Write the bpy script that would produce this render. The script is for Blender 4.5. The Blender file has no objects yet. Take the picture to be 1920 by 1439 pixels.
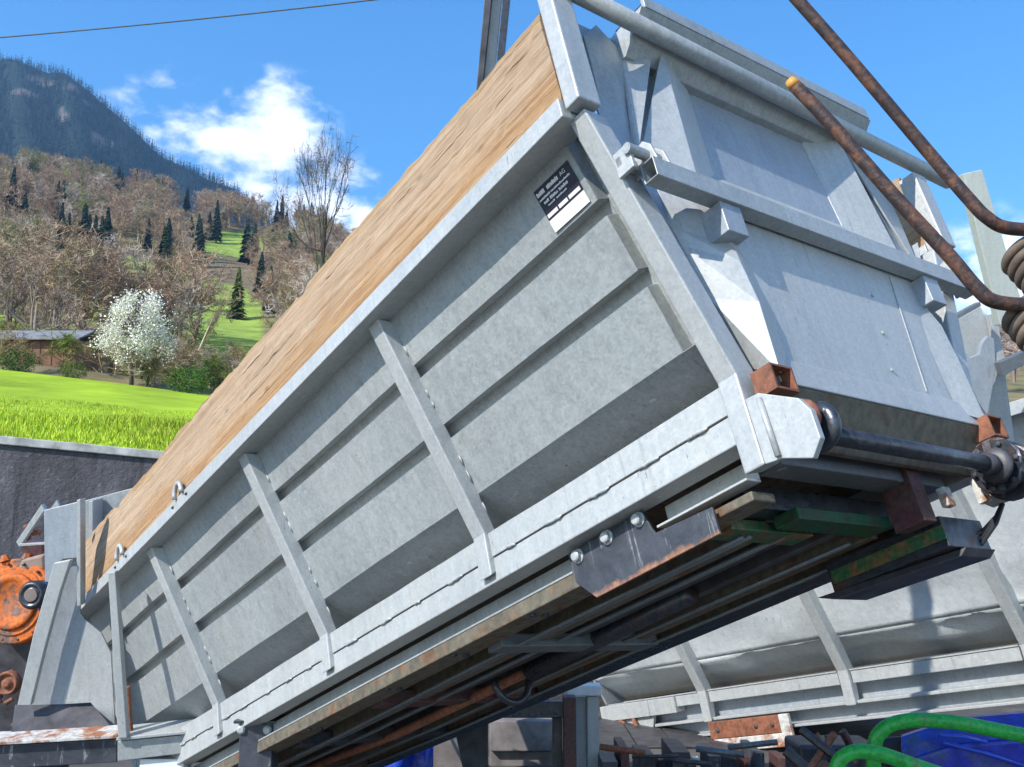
import bpy, bmesh, math, random
import numpy as np
from mathutils import Vector, Matrix

# ------------------------------------------------------------------ camera, sky, sun, exposure
sc = bpy.context.scene
CAMH = 2.45
FPX = 1926.315            # focal length in photo pixels (photo 1920 x 1439)
PITCH = math.radians(9.0)
cam = bpy.data.cameras.new('camera')
cam.sensor_fit = 'HORIZONTAL'; cam.sensor_width = 36.0; cam.lens = 36.0 * FPX / 1920.0
cam.clip_start = 0.05; cam.clip_end = 9000
camo = bpy.data.objects.new('camera', cam); sc.collection.objects.link(camo)
camo.location = (0, 0, CAMH); camo.rotation_euler = (math.pi / 2 + PITCH, 0, 0)
sc.camera = camo

SUN = Vector((-0.615, -0.500, 0.611)).normalized()
SUN_EL = math.asin(SUN.z); SUN_AZ = math.atan2(SUN.x, SUN.y)
w = bpy.data.worlds.new('World'); sc.world = w; w.use_nodes = True
nt = w.node_tree; nt.nodes.clear()
def wn(t, **k):
    n = nt.nodes.new(t)
    for a, b in k.items(): setattr(n, a, b)
    return n
def wmath(op, a, b=None, c=None, clamp=False):
    n = wn('ShaderNodeMath', operation=op, use_clamp=clamp)
    for i, v in enumerate((a, b, c)):
        if v is None: continue
        if isinstance(v, (int, float)): n.inputs[i].default_value = v
        else: nt.links.new(v, n.inputs[i])
    return n.outputs[0]
sky = wn('ShaderNodeTexSky', sky_type='NISHITA', sun_disc=False)
sky.sun_elevation = SUN_EL; sky.sun_rotation = SUN_AZ
sky.altitude = 600; sky.air_density = 1.0; sky.dust_density = 0.1; sky.ozone_density = 1.6
hsv = wn('ShaderNodeHueSaturation'); hsv.inputs['Saturation'].default_value = 1.36; hsv.inputs['Value'].default_value = 1.20
nt.links.new(sky.outputs[0], hsv.inputs['Color'])
tc = wn('ShaderNodeTexCoord')
def px_dir(px, py):
    v = Vector(((px - 960) / FPX, 1.0, -(py - 719.5) / FPX))
    v = Matrix.Rotation(PITCH, 3, 'X') @ v
    return v.normalized()
# clouds: low cumulus banks scattered round the whole sky at low elevation
noise = wn('ShaderNodeTexNoise'); noise.inputs['Scale'].default_value = 20.0; noise.inputs['Detail'].default_value = 11.0
noise.inputs['Roughness'].default_value = 0.56
mp = wn('ShaderNodeMapping'); mp.inputs['Scale'].default_value = (1, 1, 1.7)
nt.links.new(tc.outputs['Generated'], mp.inputs['Vector']); nt.links.new(mp.outputs[0], noise.inputs['Vector'])
acc = None
# bank centres (direction, angular radius, weight): those over the ridge, and their like further round the sky
banks = [(px_dir(285, 238), .036, .50), (px_dir(345, 232), .038, .58), (px_dir(400, 250), .040, .66), (px_dir(460, 250), .042, .72), (px_dir(530, 240), .036, .92), (px_dir(400, 310), .045, .42), (px_dir(480, 350), .045, .52), (px_dir(560, 375), .042, .62), (px_dir(625, 390), .040, .74), (px_dir(680, 420), .034, .70),
         (px_dir(1870, 520), .040, .9)]
rb = random.Random(5)
for k in range(9):
    a = math.radians(60 + k * 30 + rb.uniform(-8, 8)); e = math.radians(rb.uniform(12, 26))
    banks.append((Vector((math.sin(a) * math.cos(e), math.cos(a) * math.cos(e), math.sin(e))), rb.uniform(.09, .2), 0.95))
for d, r, wt in banks:
    dp = wn('ShaderNodeVectorMath', operation='DISTANCE'); dp.inputs[1].default_value = d
    nt.links.new(tc.outputs['Generated'], dp.inputs[0])
    m = wmath('MULTIPLY', wmath('SUBTRACT', 1.0, wmath('MULTIPLY', dp.outputs['Value'], 1.0 / (r * 1.9)), None, True), wt)
    acc = m if acc is None else wmath('MAXIMUM', acc, m)
edge_ = wmath('MULTIPLY', acc, 3.2, None, True)
dens = wmath('ADD', acc, wmath('MULTIPLY', wmath('MULTIPLY', wmath('SUBTRACT', noise.outputs['Fac'], 0.5), 1.9), edge_))
ramp = wn('ShaderNodeMapRange', interpolation_type='SMOOTHSTEP')
ramp.inputs['From Min'].default_value = 0.14; ramp.inputs['From Max'].default_value = 0.72
nt.links.new(dens, ramp.inputs['Value'])
gate = wmath('GREATER_THAN', acc, 0.001)
cl = wmath('MULTIPLY', wmath('MULTIPLY', ramp.outputs[0], gate), 0.92)
mix = wn('ShaderNodeMixRGB'); mix.inputs['Color2'].default_value = (7.4, 7.7, 8.3, 1)
nt.links.new(cl, mix.inputs['Fac']); nt.links.new(hsv.outputs[0], mix.inputs['Color1'])
bg = wn('ShaderNodeBackground'); bg.inputs['Strength'].default_value = 0.15
out = wn('ShaderNodeOutputWorld')
nt.links.new(mix.outputs[0], bg.inputs['Color']); nt.links.new(bg.outputs[0], out.inputs['Surface'])

sl = bpy.data.lights.new('sun', 'SUN'); sl.energy = 4.2; sl.angle = math.radians(0.5); sl.color = (1.0, 0.95, 0.87)
so = bpy.data.objects.new('sun', sl); sc.collection.objects.link(so)
so.rotation_euler = SUN.to_track_quat('Z', 'Y').to_euler()
vs = sc.view_settings; vs.view_transform = 'Standard'; vs.look = 'None'; vs.gamma = 1.0; vs.exposure = 0.68; vs.use_curve_mapping = False
sc.cycles.max_bounces = 6; sc.cycles.diffuse_bounces = 3; sc.cycles.glossy_bounces = 3; sc.cycles.volume_bounces = 0
sc.cycles.use_denoising = True

# ------------------------------------------------------------------ helpers
COL = sc.collection
CT, ST = math.cos(PITCH), math.sin(PITCH)
def at(px, py, D):
    """world point seen at photo pixel (px, py) at depth D metres"""
    xc = (px - 960) / FPX * D; yc = (py - 719.5) / FPX * D
    return Vector((xc, D * CT + yc * ST, CAMH + D * ST - yc * CT))
FWD = Vector((0, CT, ST))
def link(o, parent=None):
    COL.objects.link(o)
    if parent is not None: o.parent = parent
    return o
def tag(o, label=None, cat=None, group=None, kind=None):
    if label: o['label'] = label
    if cat: o['category'] = cat
    if group: o['group'] = group
    if kind: o['kind'] = kind
    return o
def empty(name, label, cat, M=None, group=None):
    o = bpy.data.objects.new(name, None); o.empty_display_size = 0.1; COL.objects.link(o)
    if M is not None: o.matrix_world = M
    return tag(o, label, cat, group)

class MB:
    def __init__(s): s.v = []; s.f = []
    def add(s, vs, fs):
        b = len(s.v); s.v += [Vector(p) for p in vs]; s.f += [[i + b for i in q] for q in fs]; return s
    def box(s, a, b):
        x0, y0, z0 = a; x1, y1, z1 = b
        return s.add([(x0,y0,z0),(x1,y0,z0),(x1,y1,z0),(x0,y1,z0),(x0,y0,z1),(x1,y0,z1),(x1,y1,z1),(x0,y1,z1)],
                     [(0,3,2,1),(4,5,6,7),(0,1,5,4),(1,2,6,5),(2,3,7,6),(3,0,4,7)])
    def prism(s, poly, vec):
        n = len(poly); vec = Vector(vec); a = [Vector(p) for p in poly]; b = [p + vec for p in a]
        return s.add(a + b, [list(range(n))[::-1], [n + i for i in range(n)]] + [[i, (i+1) % n, n + (i+1) % n, n + i] for i in range(n)])
    def loft(s, rings, closed=True, cap=True):
        n = len(rings[0]); vs = [p for r in rings for p in r]; fs = []
        for k in range(len(rings) - 1):
            for i in range(n if closed else n - 1):
                j = (i + 1) % n
                fs.append([k*n+i, k*n+j, (k+1)*n+j, (k+1)*n+i])
        if cap and closed:
            fs.append(list(range(n))[::-1]); fs.append([(len(rings)-1)*n + i for i in range(n)])
        return s.add(vs, fs)
    def tube(s, pts, r, n=8, cap=True):
        pts = [Vector(p) for p in pts]; rings = []
        rr = r if isinstance(r, (list, tuple)) else [r] * len(pts)
        up = None
        for i, p in enumerate(pts):
            d = (pts[min(i+1, len(pts)-1)] - pts[max(i-1, 0)]).normalized()
            if up is None: up = Vector((0,0,1)) if abs(d.z) < .9 else Vector((1,0,0))
            a = d.cross(up).normalized(); b = a.cross(d).normalized(); up = b
            rings.append([p + (a * math.cos(2*math.pi*k/n) + b * math.sin(2*math.pi*k/n)) * rr[i] for k in range(n)])
        return s.loft(rings, True, cap)
    def lathe(s, c, axis, prof, n=24):
        c = Vector(c); ax = Vector(axis).normalized()
        u = ax.orthogonal().normalized(); v = ax.cross(u)
        rings = [[c + ax * h + (u * math.cos(2*math.pi*k/n) + v * math.sin(2*math.pi*k/n)) * r for k in range(n)] for r, h in prof]
        return s.loft(rings, True, True)
    def sheet(s, prof, xs):     # open profile [(y,z)] swept along x stations
        rings = [[(x, y, z) for y, z in prof] for x in xs]
        return s.loft(rings, False, False)
    def plate(s, pix, D, th=0.02, back=None):
        """solid plate whose front outline passes through photo pixels at depth D (number or list)"""
        Ds = D if isinstance(D, (list, tuple)) else [D] * len(pix)
        P = [at(q[0], q[1], d) for q, d in zip(pix, Ds)]
        v = back if back is not None else (P[1]-P[0]).cross(P[2]-P[1]).normalized()
        if v.dot(FWD) < 0: v = -v
        return s.prism(P, Vector(v) * th)
    def mirror_y(s, c):
        m = MB(); m.v = [Vector((p.x, 2*c - p.y, p.z)) for p in s.v]; m.f = [q[::-1] for q in s.f]; return m
    def build(s, name, mat, parent=None, bevel=0.0, smooth=False, solid=0.0, normals=True):
        me = bpy.data.meshes.new(name); me.from_pydata([tuple(p) for p in s.v], [], s.f)
        if normals:
            bm = bmesh.new(); bm.from_mesh(me); bmesh.ops.recalc_face_normals(bm, faces=bm.faces); bm.to_mesh(me); bm.free()
        if smooth:
            for p in me.polygons: p.use_smooth = True
        me.materials.append(mat)
        o = bpy.data.objects.new(name, me); link(o, parent)
        if solid:
            m = o.modifiers.new('solid', 'SOLIDIFY'); m.thickness = solid; m.offset = 0
        if bevel:
            m = o.modifiers.new('bevel', 'BEVEL'); m.width = bevel; m.segments = 2; m.limit_method = 'ANGLE'; m.angle_limit = math.radians(40)
            m.harden_normals = False
        return o
def np_mesh(name, V, F, mat, parent=None, colors=None, smooth=False):
    me = bpy.data.meshes.new(name); V = np.asarray(V, np.float32); F = np.asarray(F, np.int32)
    k = F.shape[1]
    me.vertices.add(len(V)); me.vertices.foreach_set('co', V.ravel())
    me.loops.add(F.size); me.loops.foreach_set('vertex_index', F.ravel())
    me.polygons.add(len(F)); me.polygons.foreach_set('loop_start', np.arange(0, F.size, k, dtype=np.int32))
    me.polygons.foreach_set('loop_total', np.full(len(F), k, np.int32))
    if smooth: me.polygons.foreach_set('use_smooth', np.ones(len(F), bool))
    me.update(calc_edges=True)
    if colors is not None:
        ca = me.color_attributes.new('tint', 'FLOAT_COLOR', 'POINT')
        ca.data.foreach_set('color', np.asarray(colors, np.float32).ravel())
    me.materials.append(mat)
    o = bpy.data.objects.new(name, me); return link(o, parent)

# ------------------------------------------------------------------ materials
class MT:
    def __init__(s, name):
        s.m = bpy.data.materials.new(name); s.m.use_nodes = True; s.t = s.m.node_tree
        s.b = s.t.nodes['Principled BSDF']; s.tc = s.n('ShaderNodeTexCoord')
    def n(s, t, **k):
        n = s.t.nodes.new(t)
        for a, b in k.items(): setattr(n, a, b)
        return n
    def l(s, a, b): s.t.links.new(a, b)
    def coord(s, scale=(1,1,1), rot=(0,0,0), kind='Object'):
        m = s.n('ShaderNodeMapping'); m.inputs['Scale'].default_value = scale; m.inputs['Rotation'].default_value = rot
        s.l(s.tc.outputs[kind], m.inputs[0]); return m.outputs[0]
    def noise(s, vec, scale, detail=4, rough=.55, dist=0.0):
        n = s.n('ShaderNodeTexNoise'); n.inputs['Scale'].default_value = scale; n.inputs['Detail'].default_value = detail
        n.inputs['Roughness'].default_value = rough; n.inputs['Distortion'].default_value = dist; s.l(vec, n.inputs['Vector']); return n.outputs['Fac']
    def voro(s, vec, scale, out='Color', feat='F1'):
        n = s.n('ShaderNodeTexVoronoi', feature=feat); n.inputs['Scale'].default_value = scale; s.l(vec, n.inputs['Vector']); return n.outputs[out]
    def ramp(s, fac, stops):
        r = s.n('ShaderNodeValToRGB'); e = r.color_ramp.elements
        while len(e) > 1: e.remove(e[-1])
        for i, (p, c) in enumerate(stops):
            el = e[0] if i == 0 else e.new(p)
            el.position = p; el.color = (c[0], c[1], c[2], 1) if isinstance(c, (tuple, list)) else (c, c, c, 1)
        s.l(fac, r.inputs[0]); return r.outputs[0]
    def mix(s, a, b, fac, mode='MIX'):
        m = s.n('ShaderNodeMixRGB', blend_type=mode)
        for i, v in ((0, fac), (1, a), (2, b)):
            if isinstance(v, (int, float)): m.inputs[i].default_value = v
            elif isinstance(v, (tuple, list)): m.inputs[i].default_value = (v[0], v[1], v[2], 1)
            else: s.l(v, m.inputs[i])
        return m.outputs[0]
    def math(s, op, a, b=None):
        n = s.n('ShaderNodeMath', operation=op)
        for i, v in enumerate((a, b)):
            if v is None: continue
            if isinstance(v, (int, float)): n.inputs[i].default_value = v
            else: s.l(v, n.inputs[i])
        return n.outputs[0]
    def bump(s, h, strength=.3, dist=.01):
        b = s.n('ShaderNodeBump'); b.inputs['Strength'].default_value = strength; b.inputs['Distance'].default_value = dist
        s.l(h, b.inputs['Height']); s.l(b.outputs[0], s.b.inputs['Normal'])
    def set(s, color=None, rough=None, metal=None, spec=None):
        for key, v in (('Base Color', color), ('Roughness', rough), ('Metallic', metal), ('Specular IOR Level', spec)):
            if v is None: continue
            if isinstance(v, (int, float)): s.b.inputs[key].default_value = v
            elif isinstance(v, (tuple, list)): s.b.inputs[key].default_value = (v[0], v[1], v[2], 1)
            else: s.l(v, s.b.inputs[key])
        return s.m

def galv(name, lo, hi, metal=.3, dirt=0.3, dents=0.0):
    t = MT(name)
    o = t.coord(); run = t.coord((5.5, 5.5, .55), (0, .12, 0))
    sp = t.voro(t.coord((1, 1, 1)), 75.0); sps = t.n('ShaderNodeSeparateColor'); t.l(sp, sps.inputs[0])      # zinc spangle
    big = t.noise(o, 1.1, 5, .55, .3); med = t.noise(o, 24.0, 6, .7); strk = t.noise(run, 3.4, 7, .66, .2)
    fac = t.math('ADD', t.math('MULTIPLY', big, .36), t.math('ADD', t.math('MULTIPLY', med, .22), t.math('MULTIPLY', sps.outputs[0], .10)))
    fac = t.math('ADD', fac, t.math('MULTIPLY', strk, .30))
    base = t.ramp(fac, [(.28, lo), (.68, hi)])
    base = t.mix(base, (.47, .43, .33), t.ramp(t.noise(o, 2.1, 6, .62, .6), [(.56, 0.0), (.80, .28)]))
    sc_ = t.ramp(t.noise(t.coord((60, 60, 7), (.35, .25, .4)), 1.4, 3, .6), [(.655, 0.0), (.685, 1.0)])       # fine scratches, in patches
    patch = t.ramp(t.noise(o, 1.9, 4, .6, .4), [(.50, 0.0), (.62, 1.0)])
    base = t.mix(base, (.15, .155, .155), t.math('MULTIPLY', t.math('MULTIPLY', sc_, patch), .75))
    sc2 = t.ramp(t.noise(t.coord((9, 9, 70), (.2, .6, .1)), 1.5, 3, .6), [(.66, 0.0), (.69, 1.0)])
    base = t.mix(base, (.72, .73, .72), t.math('MULTIPLY', t.math('MULTIPLY', sc2, patch), .45))
    spots = t.ramp(t.noise(o, 46.0, 3, .7), [(.67, 0.0), (.74, 1.0)])
    base = t.mix(base, (.13, .125, .11), t.math('MULTIPLY', spots, t.ramp(big, [(.40, 0.0), (.62, dirt * 2.2)])))
    drip = t.ramp(t.noise(t.coord((13, 13, .5), (0, .1, 0)), 2.0, 4, .6), [(.60, 0.0), (.74, dirt)])
    base = t.mix(base, (.20, .195, .17), t.math('MULTIPLY', drip, t.ramp(big, [(.45, 0.0), (.6, 1.0)])))
    h = t.math('ADD', t.math('MULTIPLY', med, .35), t.math('MULTIPLY', strk, .35))
    if dents:
        h = t.math('ADD', h, t.math('MULTIPLY', t.noise(o, 2.4, 3, .5, .8), dents))
    t.bump(h, .22, .010 if not dents else .05)
    return t.set(base, t.ramp(med, [(.3, .40), (.7, .64)]), metal)
M_galv = galv('galvanised_steel', (.215, .235, .238), (.475, .50, .495), .28, .55)
M_galvb = galv('bright_galvanised_steel', (.30, .315, .315), (.52, .535, .525), .24, .5)
M_galvk = galv('dark_galvanised_steel', (.10, .115, .125), (.20, .22, .235), .4, .4)  # much darker tone than the other galvanised steel
M_galvd = galv('dull_galvanised_sheet', (.46, .49, .495), (.70, .73, .73), .25, .3, 1.0)
M_galvi = galv('shade_blue_galvanised_sheet', (.24, .275, .315), (.44, .475, .505), .35, .4)  # shade painted in: darker and bluer so the tailgate recess looks shaded

def rusty(name, base, rust, amount=.5, rough=.75, metal=0.1, scale=9.0):
    t = MT(name); o = t.coord()
    n = t.noise(o, scale, 7, .68, .5); m = t.noise(o, scale * 4, 4, .6)
    f = t.ramp(n, [(.62 - amount * .4, 0.0), (.74 - amount * .4, 1.0)])
    rc = t.ramp(m, [(.3, tuple(c * .45 for c in rust)), (.7, rust)])
    bc = t.ramp(m, [(.3, tuple(c * .6 for c in base)), (.75, tuple(min(1, c * 1.3) for c in base))])
    t.bump(m, .5, .006)
    return t.set(t.mix(bc, rc, f), t.ramp(n, [(.3, rough - .3), (.7, rough)]), metal)
M_blacksteel = rusty('greasy_black_steel', (.060, .067, .082), (.14, .07, .045), .16, .5, .55, 6)
M_brownsteel = rusty('grimy_olive_brown_steel', (.15, .13, .095), (.22, .11, .055), .26, .8, .15, 5)
M_rust = rusty('rusted_steel', (.20, .075, .04), (.34, .13, .07), .55, .9)
M_rod = rusty('rust_pitted_rod', (.05, .032, .030), (.19, .085, .05), .36, .75, .15, 18)
def worn_plate():
    t = MT('black_plate_with_worn_paint'); o = t.coord(); n = t.noise(o, 7, 8, .7, .6); f = t.noise(o, 30, 5, .7)
    col = t.ramp(n, [(.3, (.028, .031, .040)), (.7, (.075, .082, .10))])
    run = t.ramp(t.noise(t.coord((16, 16, 1.1), (0, .15, 0)), 1.6, 5, .62, .5), [(.585, 0.0), (.63, .8)])
    col = t.mix(col, (.30, .30, .30), t.math('MULTIPLY', run, t.ramp(n, [(.42, 0.0), (.55, 1.0)])))
    sep = t.n('ShaderNodeSeparateXYZ'); t.l(t.tc.outputs['Generated'], sep.inputs[0])
    e = t.ramp(t.math('ADD', sep.outputs['Z'], t.math('MULTIPLY', t.math('SUBTRACT', n, .5), .55)), [(.0, 1.0), (.11, 0.0)])
    col = t.mix(col, t.ramp(f, [(.3, (.22, .085, .04)), (.7, (.42, .23, .15))]), e)
    t.bump(f, .4, .005)
    return t.set(col, t.ramp(n, [(.3, .38), (.7, .65)]), .15)
M_plate = worn_plate()
M_whiterust = rusty('white_paint_with_rust', (.58, .57, .54), (.42, .17, .08), .42, .7, 0, 6)
M_green_rust = rusty('green_paint_with_rust', (.03, .12, .05), (.28, .13, .05), .4, .6)
M_darkred = rusty('dark_red_steel', (.10, .035, .04), (.12, .06, .05), .5, .7)

def plain(name, col, rough=.5, metal=0.0, var=.25, scale=6.0, bump=.15, spec=.5):
    t = MT(name); o = t.coord(); n = t.noise(o, scale, 6, .62, .3)
    t.bump(t.noise(o, scale * 5, 4, .6), bump, .005)
    return t.set(t.ramp(n, [(.3, tuple(c * (1 - var) for c in col)), (.7, tuple(min(1, c * (1 + var)) for c in col))]), rough, metal, spec)
M_orange = rusty('orange_paint_worn', (.62, .14, .014), (.22, .14, .11), .36, .95, 0, 7)
M_blue = plain('blue_plastic', (.010, .045, .42), .35, 0, .3)
M_greenpaint = rusty('scuffed_green_paint', (.02, .36, .045), (.16, .24, .10), .10, .55, 0, 11)
M_green = rusty('dark_green_paint', (.008, .075, .028), (.06, .05, .03), .3, .7)
M_rubber = plain('black_rubber', (.018, .018, .02), .6)
M_dark = plain('dark_oily_metal', (.07, .067, .073), .5, .35, .55)
M_white = plain('white_paint', (.72, .72, .70), .5, 0, .12)
M_sticker = plain('black_print', (.012, .012, .03), .4, 0, .1)
M_print = plain('white_print', (.75, .72, .70), .5, 0, .05)
M_concrete = plain('grey_concrete', (.20, .18, .175), .9, 0, .45, 3.0, .5)
M_cable = plain('dark_cable', (.04, .045, .055), .6)
M_beltcoil = plain('dusty_brown_steel_coil', (.13, .095, .07), .8, 0, .4, 10, .4)

def timber():
    t = MT('rough_sawn_timber'); o = t.coord()
    gr = t.noise(t.coord((.22, 1, 11)), 3.0, 11, .74, 1.1); fine = t.noise(t.coord((.5, 1, 46)), 5.0, 8, .76, .4)
    saw = t.noise(t.coord((30, 1, 3.0), (0, .35, 0)), 3.0, 4, .7, .3)
    big = t.noise(t.coord((.7, 1, 1.8)), 1.9, 7, .66, 1.0)
    sep = t.n('ShaderNodeSeparateXYZ'); t.l(t.tc.outputs['Object'], sep.inputs[0])
    zz = t.math('SUBTRACT', t.math('ADD', sep.outputs['Z'], t.math('MULTIPLY', t.math('SUBTRACT', big, .5), .42)), 1.0)
    gf = t.math('ADD', t.math('MULTIPLY', gr, .48), t.math('MULTIPLY', fine, .52))
    tan = t.ramp(gf, [(.38, (.26, .135, .06)), (.455, (.48, .295, .15)), (.53, (.63, .44, .26)), (.61, (.72, .56, .39))])
    pale = t.ramp(gf, [(.38, (.30, .21, .14)), (.455, (.54, .43, .32)), (.53, (.70, .585, .465)), (.61, (.80, .71, .60))])
    col = t.mix(tan, pale, t.ramp(zz, [(.14, .12), (.27, .92)]))
    col = t.mix(col, t.ramp(gf, [(.38, (.36, .23, .08)), (.60, (.62, .47, .25))]), t.ramp(zz, [(.44, 0.0), (.57, .65)]))
    col = t.mix(col, (.36, .17, .06), t.ramp(t.noise(t.coord((.9, 1, 4.0)), 2.6, 7, .7, 1.2), [(.62, 0.0), (.76, .45)]))
    col = t.mix(col, (.50, .45, .40), t.ramp(t.noise(o, 5.5, 7, .72, .6), [(.54, 0.0), (.70, .6)]))
    crack = t.ramp(t.noise(t.coord((.30, 1, 15)), 3.4, 3, .55, 1.0), [(.315, 1.0), (.345, 0.0)])
    knot = t.ramp(t.voro(t.coord((1.6, 1, 3.6)), 1.5, 'Distance'), [(.04, 1.0), (.10, 0.0)])
    dark = t.math('MAXIMUM', t.math('MULTIPLY', crack, .8), t.math('MULTIPLY', knot, .35))
    col = t.mix(col, (.075, .042, .02), dark)
    col = t.mix(col, (.12, .07, .035), t.ramp(t.noise(t.coord((7, 1, 30)), 3.0, 5, .7, .5), [(.68, 0.0), (.75, .45)]))
    col = t.mix(col, (.74, .66, .56), t.ramp(t.noise(t.coord((9, 1, 24), (0, .2, 0)), 3.0, 5, .7, .5), [(.62, 0.0), (.70, .55)]))
    col = t.mix(col, (.72, .63, .54), 1.0, 'MULTIPLY')
    h = t.math('ADD', t.math('MULTIPLY', gf, .9), t.math('MULTIPLY', saw, .30)); h = t.math('SUBTRACT', h, t.math('MULTIPLY', dark, .7))
    t.bump(h, .75, .03)
    return t.set(col, .88, 0, .2)
M_timber = timber()

def vcol(name, rough=.9, detail=8.0, amt=.35, transl=0.0, bump=0.0):
    t = MT(name); a = t.n('ShaderNodeVertexColor'); a.layer_name = 'tint'
    n = t.noise(t.coord(), detail, 6, .65)
    col = t.mix(a.outputs[0], t.ramp(n, [(.3, 1 - amt), (.7, 1 + amt)]), 1.0, 'MULTIPLY')
    if bump: t.bump(n, bump, .2)
    return t.set(col, rough, 0, .2)
M_terrain = vcol('meadow_and_wood_floor', .95, .25, .35)
M_leaf = vcol('twigs_and_needles', .85, 1.0, .2)
M_grass = vcol('fresh_grass', .7, 2.0, .15)

# ------------------------------------------------------------------ ground and terrain
def row_e(py): return math.tan(PITCH - math.atan((py - 719.5) / FPX))
def interp(x, xs, ys): return float(np.interp(x, xs, ys))
WALL_A = np.array([-7.25, 14.0]); WALL_DIR = np.array([1.0, .25]) / np.hypot(1.0, .25); WALL_SL = -.077
WALL_Z = CAMH + 14.0 * row_e(815)
def g_field_far(px): return interp(px, [-600, 0, 200, 380, 700, 2600], [610, 694, 718, 742, 760, 800])
def g_crest(px): return interp(px, [-700, 0, 120, 240, 360, 450, 560, 660, 800, 1000, 1500, 1900, 2600], [310, 333, 350, 372, 400, 420, 434, 478, 520, 560, 610, 640, 680])
Y_LV = [17.5, 24, 34, 46, 58, 64, 72, 95, 130, 180, 240, 310, 380, 440]
def terr_e(px, Y):
    pf = g_field_far(px); pc = g_crest(px)
    ys = [17.5, 58, 66, 95, 180, 380, 460]
    r0 = 832 + .032 * max(-300, min(500, px))
    if px > 600: r0 += (1300 - r0) * min(1, (px - 600) / 200)
    base = [r0, pf, pf - 3, pf - 45, (pf - 45) * .55 + pc * .45, pc, pc + 40]
    return row_e(interp(Y, ys, base))
def terr_z(px, Y): return CAMH + Y * terr_e(px, Y)
def tpos(px, Y):
    e = terr_e(px, Y); t = (px - 960) / FPX * (CT + e * ST)
    return Vector((t * Y, Y, CAMH + Y * e))
def row_at(px, Y): return 719.5 + FPX * math.tan(PITCH - math.atan(terr_e(px, Y)))
def Y_for(px, py):
    lo, hi = 60.0, 380.0
    for _ in range(40):
        m = (lo + hi) / 2
        if row_at(px, m) > py: lo = m
        else: hi = m
    return lo
MEADOWS = [(245, 515, 50, 36), (165, 572, 66, 34), (425, 605, 70, 70), (385, 545, 36, 26), (5, 568, 40, 34), (445, 460, 58, 24), (400, 470, 28, 16), (480, 660, 66, 34)]
def in_meadow(px, py, g=1.0):
    return any(((px - a) / (c * g)) ** 2 + ((py - b) / (d * g)) ** 2 < 1 for a, b, c, d in MEADOWS)

ground = MB().add([(-400, -60, 0), (400, -60, 0), (400, 16, 0), (-400, 16, 0)], [(0, 1, 2, 3)])
t = MT('yard_asphalt_and_gravel'); o_ = t.coord()
t.bump(t.noise(o_, 60, 4, .7), .6, .01)
M_yard = t.set(t.ramp(t.noise(o_, 1.5, 8, .7), [(.3, (.045, .043, .04)), (.7, (.13, .12, .11))]), .9)
gy = MB().add([(-3000, -300, -.0), (3000, -300, -.0), (3000, 3000, -.0), (-3000, 3000, -.0)], [(0, 1, 2, 3)])
g_ = gy.build('ground', M_yard); tag(g_, 'grey yard ground under the machines', None, None, 'structure'); 

rng = np.random.default_rng(3); random.seed(3)
pxs = np.arange(-900, 2700, 14.0); ylv = np.concatenate([np.linspace(17.5, 66, 26), np.linspace(70, 460, 66)])
V = []; C = []
for Y in ylv:
    for px in pxs:
        p = tpos(px, Y); py = row_at(px, Y)
        z = p.z + (0.0 if Y < 66 else .8 * math.sin(p.x * .11 + Y * .07) * math.sin(Y * .05 + p.x * .03))
        V.append((p.x, p.y, z))
        if Y < 64: c = (.30, .42, .018) if px < 900 else (.16, .13, .08)
        elif in_meadow(px, py, 1.0): c = (.27, .36, .06)
        else:
            k = .5 + .5 * math.sin(p.x * .05 + 1.7 * math.sin(Y * .031)); c = (.19 + .04 * k, .145 + .05 * k, .085)
        C.append((*c, 1))
nx = len(pxs); F = [(r*nx+i, r*nx+i+1, (r+1)*nx+i+1, (r+1)*nx+i) for r in range(len(ylv)-1) for i in range(nx-1)]
hs = np_mesh('hillside', V, F, M_terrain, None, C, True); tag(hs, 'green field rising to a hillside of meadow and woodland floor', None, None, 'structure')

# mountain behind
def m_crest(px): return interp(px, [-900, -300, 0, 60, 120, 165, 205, 250, 300, 345, 400, 440, 520, 700, 1000, 1600, 2700], [30, 70, 112, 124, 140, 170, 205, 245, 292, 318, 338, 358, 430, 520, 580, 640, 700])
def mpos(px, v):      # v 0 foot, 1 crest
    Y = 620 + 780 * v; py = 640 * (1 - v) ** 1.2 + (m_crest(px)) * (1 - (1 - v) ** 1.2)
    e = row_e(py); t = (px - 960) / FPX * (CT + e * ST); return Vector((t * Y, Y, CAMH + Y * e))
ROCKS = [(80, 148, 22, 8), (135, 170, 10, 9), (160, 196, 8, 6), (112, 215, 9, 16), (125, 222, 14, 7), (180, 258, 9, 14), (200, 265, 12, 7), (45, 180, 22, 6)]
V = []; C = []; mp_x = np.arange(-900, 2600, 13.0); mp_v = np.linspace(0, 1.0, 60)
def rock(px, py): return any(((px - a) / c) ** 2 + ((py - b) / d) ** 2 < 1 for a, b, c, d in ROCKS)
for v in mp_v:
    for px in mp_x:
        p = mpos(px, v); py = 640 * (1 - v) ** 1.2 + m_crest(px) * (1 - (1 - v) ** 1.2)
        j = 9 * math.sin(px * .021 + v * 9) * math.sin(px * .05 - v * 23) * (1 - v)
        V.append((p.x, p.y + 12 * math.sin(px * .06 + 3 * v), p.z + j))
        C.append((.15, .125, .10, 1) if rock(px, py) else (.020, .034, .024, 1))
nx = len(mp_x); F = [(r*nx+i, r*nx+i+1, (r+1)*nx+i+1, (r+1)*nx+i) for r in range(len(mp_v)-1) for i in range(nx-1)]
for px in mp_x:      # back slope so the ridge is solid
    p = mpos(px, 1.0); V.append((p.x, p.y + 900, p.z * .3)); C.append((.05, .06, .045, 1))
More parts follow.
